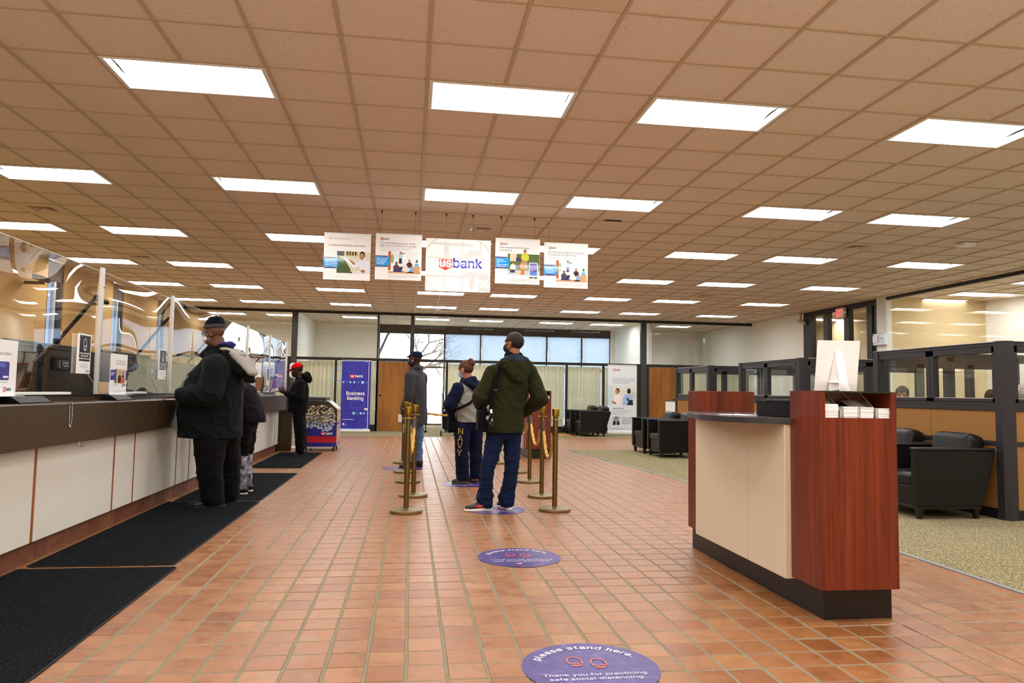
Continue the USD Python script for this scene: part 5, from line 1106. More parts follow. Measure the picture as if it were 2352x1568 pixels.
def shoes(t, O, heel, toe, upper, sole, w=.045, h=.075, accent=None):
    heel, toe = V3(*heel, 0), V3(*toe, 0); d = unit(toe - heel); r = V3(d[1], -d[0], 0); Lh = np.linalg.norm(toe - heel)
    at = lambda a, b, z: heel + d * a * Lh + r * b + V3(0, 0, z)
    so = Manifold.hull_points(np.array([at(a, b, z) for a, b in ((.02, -.6 * w), (0, 0), (.02, .6 * w), (.3, .72 * w), (.72, 1.05 * w), (.93, .55 * w), (1, 0), (.93, -.55 * w), (.72, -1.05 * w), (.3, -.72 * w)) for z in (.004, .028)] + [at(.12, 0, .036), at(.1, .5 * w, .036), at(.1, -.5 * w, .036)]))
    up = [hull(ball(at(.14, 0, .06), .04), ball(at(.34, 0, .07), .04), ball(at(.16, 0, h + .02), .036)), hull(ball(at(.3, 0, .06), .042), ball(at(.55, 0, .05), .036), ball(at(.3, 0, h + .005), .03)), hull(ball(at(.5, 0, .045), .038), ball(at(.78, w * .35, .035), .026), ball(at(.78, -w * .35, .035), .026), ball(at(.88, 0, .034), .026))]
    sh = obj('shoe', L(blob(up, .012, 6, cut=.014), O), upper, t, True)
    obj('sole', L(blob([so], .012, 4), O), sole, sh, True) if False else obj('sole', L(blob([so], .012, 4), O), sole, t, True)
    if accent: obj('side_stripe', L(blob([hull(ball(at(.3, -w * .92, .06), .006), ball(at(.5, -w * .95, .045), .008), ball(at(.72, -w * .98, .058), .004))], .008, 2), O), accent, t, True)
def eyes(t, O, F, col='#2a1a12'):
    for k in (-1, 1):
        obj('eye', L(man(hull(F.e((k * .031, .078, .008), (.012, .009, .007)))), O), 'eye_white', t, True); obj('iris', L(man(hull(F.e((k * .031, .0855, .008), (.0055, .003, .0055)))), O), 'eye_dark', t, True)
def mask(t, O, F, m, s=1.):
    obj('face_mask', L(blob([hull(F.e((0, .062, -.05), (.055 * s, .05 * s, .045)), F.e((0, .095, -.03), (.02, .022, .02)), F.e((0, .04, -.07), (.055 * s, .05, .035)))], .01, 5), O), m, t, True)
    for k in (-1, 1): obj('ear_loop', L(tube([F((k * .05, .06, -.025))[0], F((k * .078, .02, .0))[0], F((k * .084, -.015, .02))[0], F((k * .083, -.028, -.005))[0], F((k * .074, .01, -.05))[0], F((k * .05, .05, -.075))[0]], .0028, 6), O), m, t, True)
def hair(t, O, F, m, r=(.081, .102, .094), front=.045, low=-.03, name='hair', amp=.002, c=(0, -.014, .04), fq=60.):
    H = hull(F.e(c, r)); cutp = Manifold.hull_points(F([(x, y, z) for x in (-.2, .2) for y, z in ((front, -.3), (.3, -.3), (.3, .2), (front + .05, .09))]))
    cut2 = Manifold.hull_points(F([(x, y, z) for x in (-.2, .2) for y in (-.3, .3) for z in (-.3, low)])); ear = Manifold.hull_points(F([(x, y, z) for x in (-.2, .2) for y, z in ((-.03, .0), (-.03, -.2), (.06, -.2), (.06, .03))]))
    return obj(name, L(blob([H - cutp - cut2 - ear], .009, 4, amp, fq), O), m, t, True)
def person(name, label, J, D, skin, head=None, hand=None, legs=True, jaw=1.):
    O = (*D['base'], 0.); t = thing('person', label, 'person', O)
    B = head_parts(head, J['neck'], jaw) + limb((J['neck'], .07), (J['chest'], .11), (J['pelvis'], .11))
    for k in 'lr':
        B += limb((J['chest'], .09), (J['s' + k], .05), (J['e' + k], .042), (J['w' + k], .03)) + limb((J['pelvis'], .1), (J['h' + k], .075), (J['k' + k], .052), (J['a' + k], .038))
        f = J['a' + k][:2] * .55 + np.array(J['t' + k]) * .45; B += [hull(ball(J['a' + k], .038), ball((J['a' + k][0], J['a' + k][1], .045), .03), ball((f[0], f[1], .035), .02))]
    for h in hand or []: B += hand_parts(*h)
    obj('body', L(blob(B, .014, 6), O), skin, t, True); eyes(t, O, head)
    return t, O
def trousers(t, O, J, m, R, hem, amp=.008, nm='trousers', pel=.14, fr=None, fq=9., asp=1.0):
    P = []
    for k in 'lr': P += limb((J['h' + k], R[0]), (J['k' + k], R[1]), (J['a' + k], R[2])) + [hull(ball(J['h' + k], R[0]), ball(J['pelvis'], pel))]
    obj(nm, L(blob(P, .0125, 8, amp, fq, 1, (1, 1, 1.9), hem), O), m, t, True)
def jacket(t, O, fr, T, J, R, m, hem, amp=.012, nm='jacket', fq=8., sleeve=None, aniso=(1, 1, 1.5)):
    S = []
    for k in 'lr': S += limb((J['s' + k], R[0]), (J['e' + k], R[1]), (J['w' + k], R[2]))
    if hem is not None: T = [((T[0][0][0], T[0][0][1], T[0][0][2] - .14), T[0][1])] + list(T)
    body = tors(fr, *T) + [hull(ball(J['s' + k], R[0]), fr.e(*T[-2])) for k in 'lr']
    if sleeve:
        obj(nm, L(blob(body, .0125, 12, amp, fq, 2, aniso, None, None, hem), O), m, t, 60)
        for k in 'lr': obj('sleeve', L(blob(limb((J['s' + k], R[0] + .008), (J['e' + k], R[1]), (J['w' + k], R[2])), .0125, 8, amp, fq, 4), O), sleeve, t, True)
    else: obj(nm, L(blob(body + S, .0125, 12, amp, fq, 2, aniso, None, None, hem), O), m, t, 60)
for n_, c_ in (('skin_brown', '#5d3822'), ('skin_dark', '#4a2a1a'), ('skin_deep', '#3e2417'), ('skin_tan', '#a9704f'), ('skin_pale', '#b98268')):
    plain(n_, c_, .5, 0, .4, subsurface_weight=.06, subsurface_scale=.01)
plain('eye_white', '#e8e2da', .2); plain('eye_dark', '#1a0f09', .1)
for n_, a, b, big in (('parka_black', '#080c0d', '#10171a', 9.), ('cloth_black', '#050507', '#0b0b0f', 8.), ('olive', '#1d1f0c', '#2c2e16', 8.), ('denim', '#070e22', '#16264c', 10.), ('denim_light', '#46648c', '#6f8cb4', 10.), ('coat_grey', '#1c1c1f', '#55555a', 7.), ('fleece_grey', '#7c7a75', '#94918b', 7.),
                  ('navy', '#080b22', '#121637', 8.), ('hood_grey', '#8f8a83', '#a7a19a', 8.), ('knit_black', '#05060d', '#10121f', 0), ('knit_grey', '#3d3d40', '#55555a', 0), ('cap_red', '#c8060c', '#df1016', 0), ('cap_navy', '#0d0f2a', '#191c40', 0), ('purple_cloth', '#241a55', '#3b2f7c', 8.), ('plum_black', '#0d0a12', '#17121f', 8.)):
    fabric(n_, a, b, 260., .85, .35, .004, .12, .03, big)
fabric('lining', '#070b12', '#33424e', 70., .95, .8, .006); fabric('hair_brown', '#0e0805', '#2a180e', 140., .6, .8, .004, .4); fabric('hair_red', '#2c0f06', '#652c12', 120., .55, .9, .005, .4); fabric('hair_black', '#050404', '#14100e', 140., .6, .8, .004, .4); fabric('hair_white', '#a39c92', '#d5d0c8', 110., .7, .9, .004)
fabric('tie_dye', '#0b0c16', '#b9b9cc', 16., .8, .2); plain('mask_black', '#0b0b12', .8); plain('mask_blue', '#8fb0cc', .8); plain('mask_white', '#dcdcde', .8)
plain('shoe_black', '#0a0a0b', .5); plain('sole_white', '#e9e6df', .5); plain('sole_black', '#101010', .7); plain('shoe_red', '#c8302a', .5); plain('boot_brown', '#2a1c12', .55); plain('shoe_grey', '#23241f', .8); plain('sole_tan', '#4a4334', .8); plain('bag_leather', '#0b0a0b', .4); plain('lens_clear', '#c8d8e8', .05, 0, .8); plain('gold_ring', '#c8a040', .25, 1.)

# man in the green parka
D = dict(base=(.95, 7.5)); f = (-.3, .954); fr = Frame((0, 0, 0), f)
J = dict(neck=V3(1.045, 7.5, 1.55), chest=V3(1.02, 7.5, 1.3), pelvis=V3(.965, 7.5, .84), sl=V3(.845, 7.46, 1.405), sr=V3(1.232, 7.56, 1.415), el=V3(.70, 7.42, 1.15), er=V3(1.335, 7.47, 1.15), wl=V3(.80, 7.68, .99), wr=V3(1.19, 7.74, 1.0),
         hl=V3(.885, 7.49, .78), hr=V3(1.055, 7.52, .78), kl=V3(.795, 7.47, .42), kr=V3(1.055, 7.52, .42), al=V3(.785, 7.51, .1), ar=V3(1.015, 7.55, .1), tl=(.58, 7.44), tr=(.95, 7.72))
F = Frame((1.046, 7.49, 1.705), (-.72, .69), .16, .02)
HL = (J['wl'], (.5, .86, .0), (0, 0, 1), -1, .5); HR = (J['wr'], (-.7, .7, 0), (0, 0, 1), 1, .5)
t, O = person('', 'man in an olive green parka and dark jeans with his back turned, in the queue', J, D, 'skin_tan', F, [HL, HR])
hair(t, O, F, 'hair_brown', (.082, .104, .096), .062, -.05); mask(t, O, F, 'mask_black')
trousers(t, O, J, 'denim', (.103, .072, .072), .03, .008, 'jeans', .13)
for k, a in (('l', .0), ('r', .0)): obj('jeans_stack', L(blob([hull(ball(J['a' + k] + V3(0, 0, -.02), .08), ball(J['a' + k] + V3(-.008, 0, .03), .082)), hull(ball(J['a' + k] + V3(.008, 0, .06), .078), ball(J['a' + k] + V3(0, .01, .08), .074))], .0105, 4, .012, 13., 5, cut=.035), O), 'denim', t, True)
T = [((.965, 7.5, .88), (.212, .16, .08)), ((.97, 7.5, 1.02), (.2, .155, .1)), ((1.015, 7.5, 1.28), (.225, .155, .12)), ((1.043, 7.5, 1.42), (.18, .11, .08)), ((1.045, 7.5, 1.55), (.092, .1, .04))]
W = Frame((0, 0, 0), f)
def TW(W, T): return [(W.A @ np.array(c), r) for c, r in T]
jacket(t, O, W, TW(W, T), J, (.092, .088, .064), 'olive', .80, .011, fq=7.)
G = Frame((1.04, 7.5, 0), f)
obj('hood', L(blob([hull(G.e((-.13, -.10, 1.5), .05), G.e((.13, -.10, 1.5), .05), G.e((0, -.16, 1.48), .055)), hull(G.e((-.12, -.13, 1.47), .05), G.e((.12, -.13, 1.47), .05), G.e((0.0, -.165, 1.36), .062))], .014, 6, .014, 12.), O), 'olive', t, True)
obj('hood_lining', L(blob([hull(G.e((-.105, -.09, 1.545), (.035, .05, .03)), G.e((.105, -.09, 1.545), (.035, .05, .03)), G.e((0, -.145, 1.525), (.05, .04, .03)), G.e((0, -.02, 1.60), (.07, .06, .02)))], .012, 4, .003, 40.), O), 'lining', t, True)
obj('collar', L(blob([hull(G.e((-.06, -.03, 1.585), .045), G.e((.06, -.03, 1.585), .045), G.e((0, .05, 1.59), .06))], .012, 5), O), 'cloth_black', t, True)
for k in (-1, 1): obj('epaulette', L(blob([hull(G.e((k * .1, -.01, 1.515), (.02, .025, .01)), G.e((k * .2, -.0, 1.475), (.02, .03, .012)))], .01, 3), O), 'olive', t, True)
shoes(t, O, (.86, 7.52), (.565, 7.45), 'shoe_black', 'sole_white', .048, .075, 'shoe_red'); shoes(t, O, (1.045, 7.50), (.945, 7.76), 'shoe_black', 'sole_white', .046)
t = thing('shoulder_bag', 'black shoulder bag with key charms hanging at the left of the green parka', 'bag', (.78, 7.36, .86)); O = (.78, 7.36, .86)
obj('pouch', L(blob([hull(*[ball((.70 + a * .035, 7.36 + b * .2, z), .022) for a in (0, 1) for b in (0, 1) for z in (.83, 1.0)])], .012, 4, .004, 12.), O), 'cloth_black', t, True)
S_ = np.array([(.72, 7.38, 1.0), (.81, 7.335, 1.12), (.845, 7.33, 1.26), (.87, 7.345, 1.40), (.90, 7.42, 1.5), (.90, 7.52, 1.5), (.87, 7.62, 1.4), (.82, 7.69, 1.2), (.74, 7.55, 1.0)]); q = np.linspace(0, 8, 60); S_ = np.stack([np.interp(q, range(9), S_[:, i]) for i in range(3)], 1)
obj('strap', L(tube(S_, .02, 8, lambda th, i: np.where(np.abs(np.cos(th)) > .5, 1.1, .55)), O), 'cloth_black', t, True)
obj('buckle', L(box(.825, .872, 7.31, 7.325, 1.215, 1.245, .004), O), 'bag_leather', t)
R = np.random.default_rng(3)
for i in range(9): a = V3(.80 + R.uniform(-.03, .02), 7.31, 1.06 - i * .022); obj('charm', L(move(box(-.014, .014, -.004, .004, -.02, .02, .003), a, R.uniform(0, 3), R.uniform(-.8, .8), R.uniform(-1, 1)), O), ['chrome', 'mask_blue', 'white_gloss', 'leg_black'][i % 4], t)
obj('tassel', L(blob([hull(ball((.81, 7.325, .98), .016), ball((.815, 7.32, .87), .026))], .01, 3, .02, 50.), O), 'leg_black', t, True)

# big man in the dark parka at the counter
D = dict(base=(-1.98, 7.9)); f = (-.97, .24)
J = dict(neck=V3(-1.99, 7.87, 1.61), chest=V3(-1.98, 7.88, 1.34), pelvis=V3(-1.98, 7.92, .82), sl=V3(-1.94, 7.65, 1.41), sr=V3(-1.98, 8.12, 1.41), el=V3(-1.965, 7.53, 1.14), er=V3(-2.1, 8.22, 1.14), wl=V3(-2.235, 7.6, 1.13), wr=V3(-2.28, 8.12, 1.13),
         hl=V3(-2.0, 7.77, .76), hr=V3(-1.95, 8.08, .76), kl=V3(-1.99, 7.76, .4), kr=V3(-1.9, 8.14, .4), al=V3(-1.95, 7.78, .1), ar=V3(-1.885, 8.15, .1), tl=(-2.1, 7.74), tr=(-2.0, 8.2))
F = Frame((-2.03, 7.86, 1.755), (-.94, .34), -.05); HL = (V3(-2.27, 7.605, 1.11), (-.98, .12, -.02), (0, 0, -1), -1, .06); HR = (V3(-2.31, 8.12, 1.11), (-.98, -.1, -.02), (0, 0, -1), 1, .06)
t, O = person('', 'heavy man in a dark parka and beanie leaning on the teller counter', J, D, 'skin_brown', F, [HL, HR], jaw=1.25)
mask(t, O, F, 'mask_white', 1.1)
obj('jowl', L(blob([hull(F.e((0, .03, -.07), (.07, .06, .045)), F.e((0, -.05, -.06), (.075, .05, .06)), F.e((0, -.06, -.11), (.08, .05, .05)))], .012, 5), O), 'skin_brown', t, True)
obj('beanie', L(blob([hull(F.e((0, -.012, .10), (.088, .108, .055)), F.e((0, -.02, .155), (.07, .085, .035)))], .012, 5, .005, 16., aniso=(.6, .6, 2.4)), O), 'knit_black', t, True)
obj('beanie_cuff', L(blob([hull(F.e((0, .0, .072), (.091, .113, .02)), F.e((0, -.012, .098), (.09, .11, .018)))], .012, 4, .0015, 20.), O), 'knit_grey', t, True)
for k in (-1, 1):
    o = F((k * .033, .105, .012))[0]; ring = [F((k * .033 + .024 * math.cos(a), .105, .01 + .018 * math.sin(a)))[0] for a in np.linspace(0, 2 * math.pi, 20)]
    obj('glasses_rim', L(tube(ring, .0018, 6), O), 'leg_black', t); obj('glasses_temple', L(tube([F((k * .06, .1, .014))[0], F((k * .082, -.02, .018))[0]], .002, 6), O), 'leg_black', t); obj('glasses_lens', L(man(hull(F.e((k * .033, .105, .01), (.023, .001, .017)))), O), 'lens_clear', t, True)
trousers(t, O, J, 'cloth_black', (.17, .128, .112), .035, .008, 'trousers', .2, fq=5.)
T = [((-2.03, 7.9, .78), (.29, .31, .09)), ((-2.045, 7.89, 1.03), (.30, .325, .15)), ((-2.0, 7.88, 1.30), (.285, .265, .14)), ((-1.965, 7.88, 1.46), (.22, .175, .09)), ((-1.99, 7.87, 1.575), (.11, .12, .04))]
W = Frame((0, 0, 0), f); jacket(t, O, W, TW(W, T), J, (.135, .12, .08), 'parka_black', .70, .013, 'parka', 6.)
G = Frame((-1.98, 7.88, 0), f)
obj('collar', L(blob([hull(G.e((-.07, .06, 1.60), .04), G.e((.07, .06, 1.60), .04), G.e((-.07, -.08, 1.62), .04), G.e((.07, -.08, 1.62), .04), G.e((0, .15, 1.55), .045))], .014, 4, .008, 14.), O), 'parka_black', t, True)
obj('scarf', L(blob([hull(G.e((0, -.11, 1.655), (.11, .045, .028)), G.e((0, .02, 1.635), (.095, .08, .024)))], .012, 4, .008, 16.), O), 'purple_cloth', t, True)
obj('hood', L(blob([hull(G.e((-.15, -.16, 1.55), .045), G.e((.15, -.16, 1.55), .045), G.e((-.1, -.30, 1.38), .05), G.e((.1, -.30, 1.38), .05)), hull(G.e((-.1, -.28, 1.42), .05), G.e((.1, -.28, 1.42), .05), G.e((0, -.36, 1.30), .05))], .016, 6, .014, 10.), O), 'parka_black', t, True)
obj('hood_lining', L(blob([hull(G.e((-.13, -.12, 1.60), (.05, .04, .018)), G.e((.13, -.12, 1.60), (.05, .04, .018)), G.e((0, -.24, 1.55), (.12, .04, .02))), hull(G.e((-.12, -.22, 1.55), (.06, .04, .02)), G.e((.12, -.22, 1.55), (.06, .04, .02)), G.e((-.03, -.39, 1.36), (.1, .035, .03)))], .014, 5, .004, 12.), O), 'hood_grey', t, True)
obj('shoulder_tab', L(blob([hull(G.e((-.255, -.13, 1.36), .02), G.e((-.2, -.2, 1.345), .02), G.e((-.25, -.13, 1.32), .02), G.e((-.2, -.2, 1.31), .02))], .012, 3), O), 'parka_black', t, True)
obj('pocket_zip', L(tube([(-2.19, 7.60, 1.32), (-2.235, 7.60, 1.25), (-2.26, 7.61, 1.19)], .005, 6), O), 'chrome', t, True); obj('snap', L(man(hull(ball((-2.2, 7.535, 1.065), .008))), O), 'chrome', t, True)
obj('ring', L(tube([V3(-2.385, 7.617, 1.108) + .0095 * V3(0, math.cos(a), math.sin(a)) for a in np.linspace(0, 6.28, 14)], .002, 6), O), 'gold_ring', t, True)
shoes(t, O, (-1.825, 7.79), (-2.185, 7.73), 'shoe_black', 'sole_black', .06, .09); shoes(t, O, (-1.80, 8.17), (-2.14, 8.12), 'shoe_black', 'sole_black', .056, .09)

# companion behind him
D = dict(base=(-1.88, 8.75)); f = (-.93, .36)
J = dict(neck=V3(-2.0, 8.74, 1.33), chest=V3(-1.93, 8.75, 1.12), pelvis=V3(-1.86, 8.75, .82), sl=V3(-1.93, 8.58, 1.2), sr=V3(-1.95, 8.92, 1.2), el=V3(-1.98, 8.54, .97), er=V3(-2.02, 8.97, .97), wl=V3(-2.2, 8.6, 1.12), wr=V3(-2.24, 8.9, 1.12),
         hl=V3(-1.86, 8.65, .76), hr=V3(-1.86, 8.85, .76), kl=V3(-1.885, 8.65, .42), kr=V3(-1.87, 8.88, .42), al=V3(-1.865, 8.66, .1), ar=V3(-1.85, 8.9, .1), tl=(-1.97, 8.65), tr=(-1.96, 8.92))
F = Frame((-2.04, 8.75, 1.46), (-.95, .3)); HL = (J['wl'], (-1, .1, -.05), (0, 0, -1), -1, .1); HR = (J['wr'], (-1, -.1, -.05), (0, 0, -1), 1, .1)
t, O = person('', 'companion in a dark coat and tie-dyed leggings, mostly hidden behind the heavy man', J, D, 'skin_brown', F, [HL, HR]); mask(t, O, F, 'mask_blue'); hair(t, O, F, 'hair_black', low=-.08)
trousers(t, O, J, 'cloth_black', (.1, .07, .06), .45, .008, 'shorts', .13); trousers(t, O, J, 'tie_dye', (.09, .066, .05), .07, .008, 'leggings', .1)
T = [((-1.845, 8.75, .87), (.2, .2, .07)), ((-1.86, 8.75, 1.0), (.19, .165, .1)), ((-1.91, 8.75, 1.15), (.185, .15, .11)), ((-1.95, 8.75, 1.22), (.15, .12, .06)), ((-2.0, 8.74, 1.33), (.075, .075, .04))]
W = Frame((0, 0, 0), f); jacket(t, O, W, TW(W, T), J, (.08, .072, .055), 'plum_black', .82, .009, 'coat'); shoes(t, O, (-1.80, 8.67), (-2.03, 8.65), 'shoe_black', 'sole_white', .04, .05); shoes(t, O, (-1.79, 8.91), (-2.02, 8.92), 'shoe_black', 'sole_white', .04, .05)

# man in the red cap
D = dict(base=(-2.0, 13.75)); f = (-.98, .2)
J = dict(neck=V3(-2.01, 13.77, 1.41), chest=V3(-2.01, 13.75, 1.22), pelvis=V3(-2.02, 13.75, .88), sl=V3(-1.98, 13.57, 1.30), sr=V3(-2.0, 13.94, 1.30), el=V3(-1.97, 13.53, 1.06), er=V3(-1.99, 13.98, 1.06), wl=V3(-2.2, 13.62, 1.115), wr=V3(-2.21, 13.84, 1.125),
         hl=V3(-2.02, 13.67, .82), hr=V3(-2.02, 13.84, .82), kl=V3(-1.98, 13.68, .44), kr=V3(-1.97, 13.86, .44), al=V3(-1.955, 13.69, .1), ar=V3(-1.95, 13.88, .1), tl=(-2.1, 13.68), tr=(-2.09, 13.9))
F = Frame((-2.07, 13.76, 1.535), (-.98, .18), -.28); HL = (V3(-2.24, 13.63, 1.13), (-.9, .3, .3), (.1, .6, .75), -1, .55, 1.05); HR = (V3(-2.25, 13.83, 1.14), (-.9, -.35, .3), (.1, -.5, .8), 1, .6, 1.05)
t, O = person('', 'man in a red baseball cap and black hooded jacket at the counter, holding a phone', J, D, 'skin_dark', F, [HL, HR]); mask(t, O, F, 'mask_black', 1.05); hair(t, O, F, 'hair_black', (.08, .101, .09), .05, -.02)
cap = obj('cap_crown', L(blob([hull(F.e((0, -.01, .06), (.09, .112, .03)), F.e((0, -.015, .10), (.08, .095, .05)))], .012, 4, .006, 16.), O), 'cap_red', t, True)
obj('cap_brim', L(blob([hull(F.e((-.06, .08, .052), (.02, .02, .006)), F.e((.06, .08, .052), (.02, .02, .006)), F.e((0, .18, .03), (.045, .02, .006)))], .012, 3), O), 'cap_red', t, True); obj('cap_strap', L(blob([hull(F.e((-.03, -.12, .055), .01), F.e((.03, -.12, .055), .01), F.e((0, -.15, .05), .006))], .01, 2), O), 'cap_red', t, True); obj('cap_opening', L(man(hull(F.e((0, -.112, .08), (.024, .012, .02)))), O), 'knit_black', t, True)
for k in (-1, 1): obj('glasses_temple', L(tube([F((k * .06, .095, .014))[0], F((k * .084, -.02, .02))[0]], .002, 6), O), 'chrome', t); obj('glasses_lens', L(man(hull(F.e((k * .034, .1, .008), (.024, .002, .017)))), O), 'lens_clear', t, True)
trousers(t, O, J, 'cloth_black', (.105, .09, .082), .035, .006, 'trousers', .14)
T = [((-2.03, 13.75, .84), (.18, .175, .07)), ((-2.03, 13.75, .98), (.19, .18, .1)), ((-2.01, 13.75, 1.2), (.185, .165, .12)), ((-2.0, 13.76, 1.31), (.15, .125, .07)), ((-2.01, 13.77, 1.40), (.085, .09, .04))]
W = Frame((0, 0, 0), f); jacket(t, O, W, TW(W, T), J, (.088, .08, .06), 'cloth_black', .78, .009, 'hooded_jacket'); G = Frame((-2.0, 13.76, 0), f)
obj('hood', L(blob([hull(G.e((-.09, -.08, 1.45), .045), G.e((.09, -.08, 1.45), .045), G.e((0, -.16, 1.38), .06), G.e((0, -.12, 1.48), .05))], .014, 5, .012, 14.), O), 'cloth_black', t, True)
shoes(t, O, (-1.85, 13.69), (-2.14, 13.67), 'shoe_black', 'sole_black', .046); shoes(t, O, (-1.85, 13.88), (-2.13, 13.89), 'shoe_black', 'sole_black', .046)
t = thing('phone', 'dark phone held by the man in the red cap', 'phone', (-2.35, 13.735, 1.19)); obj('body', move(box(-.075, .075, -.037, .037, -.004, .004, .002), (0, 0, 0), 0, 0, -.5), 'black_plastic', t); obj('screen', move(box(-.068, .068, -.033, .033, .004, .0045), (0, 0, 0), 0, 0, -.5), 'shelf_top', t)

# man in the grey coat
D = dict(base=(.07, 11.66)); f = (-.88, .47)
J = dict(neck=V3(.085, 11.66, 1.55), chest=V3(.075, 11.66, 1.32), pelvis=V3(.075, 11.66, .88), sl=V3(-.01, 11.49, 1.43), sr=V3(.17, 11.82, 1.43), el=V3(-.015, 11.45, 1.14), er=V3(.17, 11.86, 1.14), wl=V3(-.09, 11.49, .92), wr=V3(.06, 11.88, .92),
         hl=V3(.03, 11.58, .84), hr=V3(.12, 11.74, .84), kl=V3(.045, 11.58, .46), kr=V3(.14, 11.75, .46), al=V3(.03, 11.58, .1), ar=V3(.14, 11.76, .1), tl=(-.1, 11.62), tr=(.01, 11.82))
F = Frame((.055, 11.665, 1.69), (-.9, .43), .05); HL = (J['wl'], (-.25, .1, -1), (.4, .85, 0), 1, .3); HR = (J['wr'], (-.3, .1, -1), (-.3, -.9, 0), -1, .3)
t, O = person('', 'man in a long charcoal overcoat and navy flat cap, first in the queue', J, D, 'skin_deep', F, [HL, HR]); mask(t, O, F, 'mask_black')
obj('flat_cap', L(blob([hull(F.e((0, -.03, .07), (.086, .09, .036)), F.e((0, -.02, .108), (.074, .085, .04)), F.e((0, .085, .062), (.05, .026, .012)))], .012, 4, .005, 18.), O), 'cap_navy', t, True); obj('cap_peak', L(blob([hull(F.e((-.045, .1, .054), (.02, .02, .006)), F.e((.045, .1, .054), (.02, .02, .006)), F.e((0, .128, .046), (.036, .014, .006)))], .01, 3), O), 'cap_navy', t, True); obj('earbud', L(man(hull(F.e((-.088, .0, -.002), .008), F.e((-.088, .008, -.03), .004))), O), 'white_gloss', t, True)
trousers(t, O, J, 'denim_light', (.1, .075, .07), .1, .012, 'jeans', .13)
T = [((.07, 11.66, .76), (.205, .2, .07)), ((.07, 11.66, 1.0), (.205, .185, .1)), ((.075, 11.66, 1.28), (.205, .165, .12)), ((.08, 11.66, 1.43), (.17, .12, .07)), ((.085, 11.66, 1.55), (.085, .09, .045))]
W = Frame((0, 0, 0), f); jacket(t, O, W, TW(W, T), J, (.088, .08, .066), 'coat_grey', .69, .007, 'overcoat', 5.); G = Frame((.08, 11.66, 0), f)
obj('collar', L(blob([hull(G.e((-.06, -.05, 1.575), .04), G.e((.06, -.05, 1.575), .04), G.e((0, .06, 1.545), .05))], .012, 4, .006, 16.), O), 'coat_grey', t, True)
shoes(t, O, (.11, 11.56), (-.15, 11.65), 'boot_brown', 'sole_black', .046, .11); shoes(t, O, (.22, 11.74), (-.04, 11.84), 'boot_brown', 'sole_black', .046, .11)
t = thing('folded_paper', 'small white paper held low by the man in the grey coat', 'paper', (-.155, 11.5, .72)); obj('sheet', box(-.03, .03, -.002, .002, 0, .12), 'paper', t)

# woman in the raglan hoodie
D = dict(base=(.77, 9.72)); f = (-.72, .69)
J = dict(neck=V3(.75, 9.71, 1.35), chest=V3(.75, 9.7, 1.14), pelvis=V3(.77, 9.71, .82), sl=V3(.615, 9.56, 1.235), sr=V3(.885, 9.84, 1.235), el=V3(.515, 9.53, 1.04), er=V3(.94, 9.93, 1.03), wl=V3(.53, 9.76, .96), wr=V3(.74, 9.98, .96),
         hl=V3(.69, 9.64, .76), hr=V3(.865, 9.79, .76), kl=V3(.685, 9.64, .42), kr=V3(.88, 9.79, .42), al=V3(.705, 9.67, .1), ar=V3(.9, 9.8, .1), tl=(.6, 9.64), tr=(.8, 9.83))
F = Frame((.715, 9.69, 1.49), (-.78, .62), -.05); HL = (J['wl'], (.6, .75, 0), (0, 0, 1), -1, .5, .9); HR = (J['wr'], (-.85, .4, 0), (0, 0, 1), 1, .5, .9)
t, O = person('', 'woman with a red-brown hair bun, grey and navy raglan hoodie and navy sweatpants', J, D, 'skin_pale', F, [HL, HR]); mask(t, O, F, 'mask_blue', .88)
hair(t, O, F, 'hair_red', (.085, .108, .1), .06, -.075, amp=.004); obj('hair_bun', L(blob([hull(F.e((0, -.085, .115), .042), F.e((0, -.11, .09), .038))], .008, 4, .006, 45.), O), 'hair_red', t, True)
trousers(t, O, J, 'navy', (.112, .09, .088), .06, .006, 'sweatpants', .15)
T = [((.765, 9.71, .87), (.2, .185, .07)), ((.76, 9.71, .98), (.205, .18, .09)), ((.75, 9.7, 1.14), (.19, .15, .11)), ((.75, 9.7, 1.24), (.14, .11, .06)), ((.75, 9.71, 1.33), (.075, .08, .035))]
W = Frame((0, 0, 0), f); jacket(t, O, W, TW(W, T), J, (.082, .085, .06), 'fleece_grey', .81, .010, 'hoodie', 6., 'navy'); G = Frame((.75, 9.7, 0), f)
obj('hood', L(blob([hull(G.e((-.1, -.05, 1.34), .04), G.e((.1, -.05, 1.34), .04), G.e((0, -.09, 1.36), .05), G.e((0, .06, 1.33), .06)), hull(G.e((-.09, -.09, 1.32), .045), G.e((.09, -.09, 1.32), .045), G.e((.02, -.15, 1.22), .045))], .014, 5, .012, 12.), O), 'navy', t, True)
p = Print()
for i, ch in enumerate('NAVY'): p.text(ch, 0, -i * .092, .072, '#c9b24a', True, 'c', 1.0, -.0).text(ch, 0, -i * .092 + .005, .0615, '#11153a', False, 'c', .98)
v = None; m_ = p.mesh((.655, 9.52, .66), (1, 0, 0), (.04, .03, 1)); m_.apply_translation(-np.array(O)); obj('leg_lettering', m_, 'print', t)
shoes(t, O, (.8, 9.71), (.56, 9.62), 'shoe_grey', 'sole_tan', .046, .08); shoes(t, O, (.97, 9.83), (.77, 9.9), 'shoe_grey', 'sole_tan', .046, .08)
t = thing('crossbody_bag', 'black crossbody bag worn by the woman in the raglan hoodie', 'bag', (.56, 9.7, .72)); O = (.56, 9.7, .72)
obj('pouch', L(blob([hull(*[ball((.53 + a * .05, 9.60 + b * .16, z), .035) for a in (0, 1) for b in (0, 1) for z in (.71, .93)])], .015, 5, .01, 14.), O), 'cloth_black', t, True)
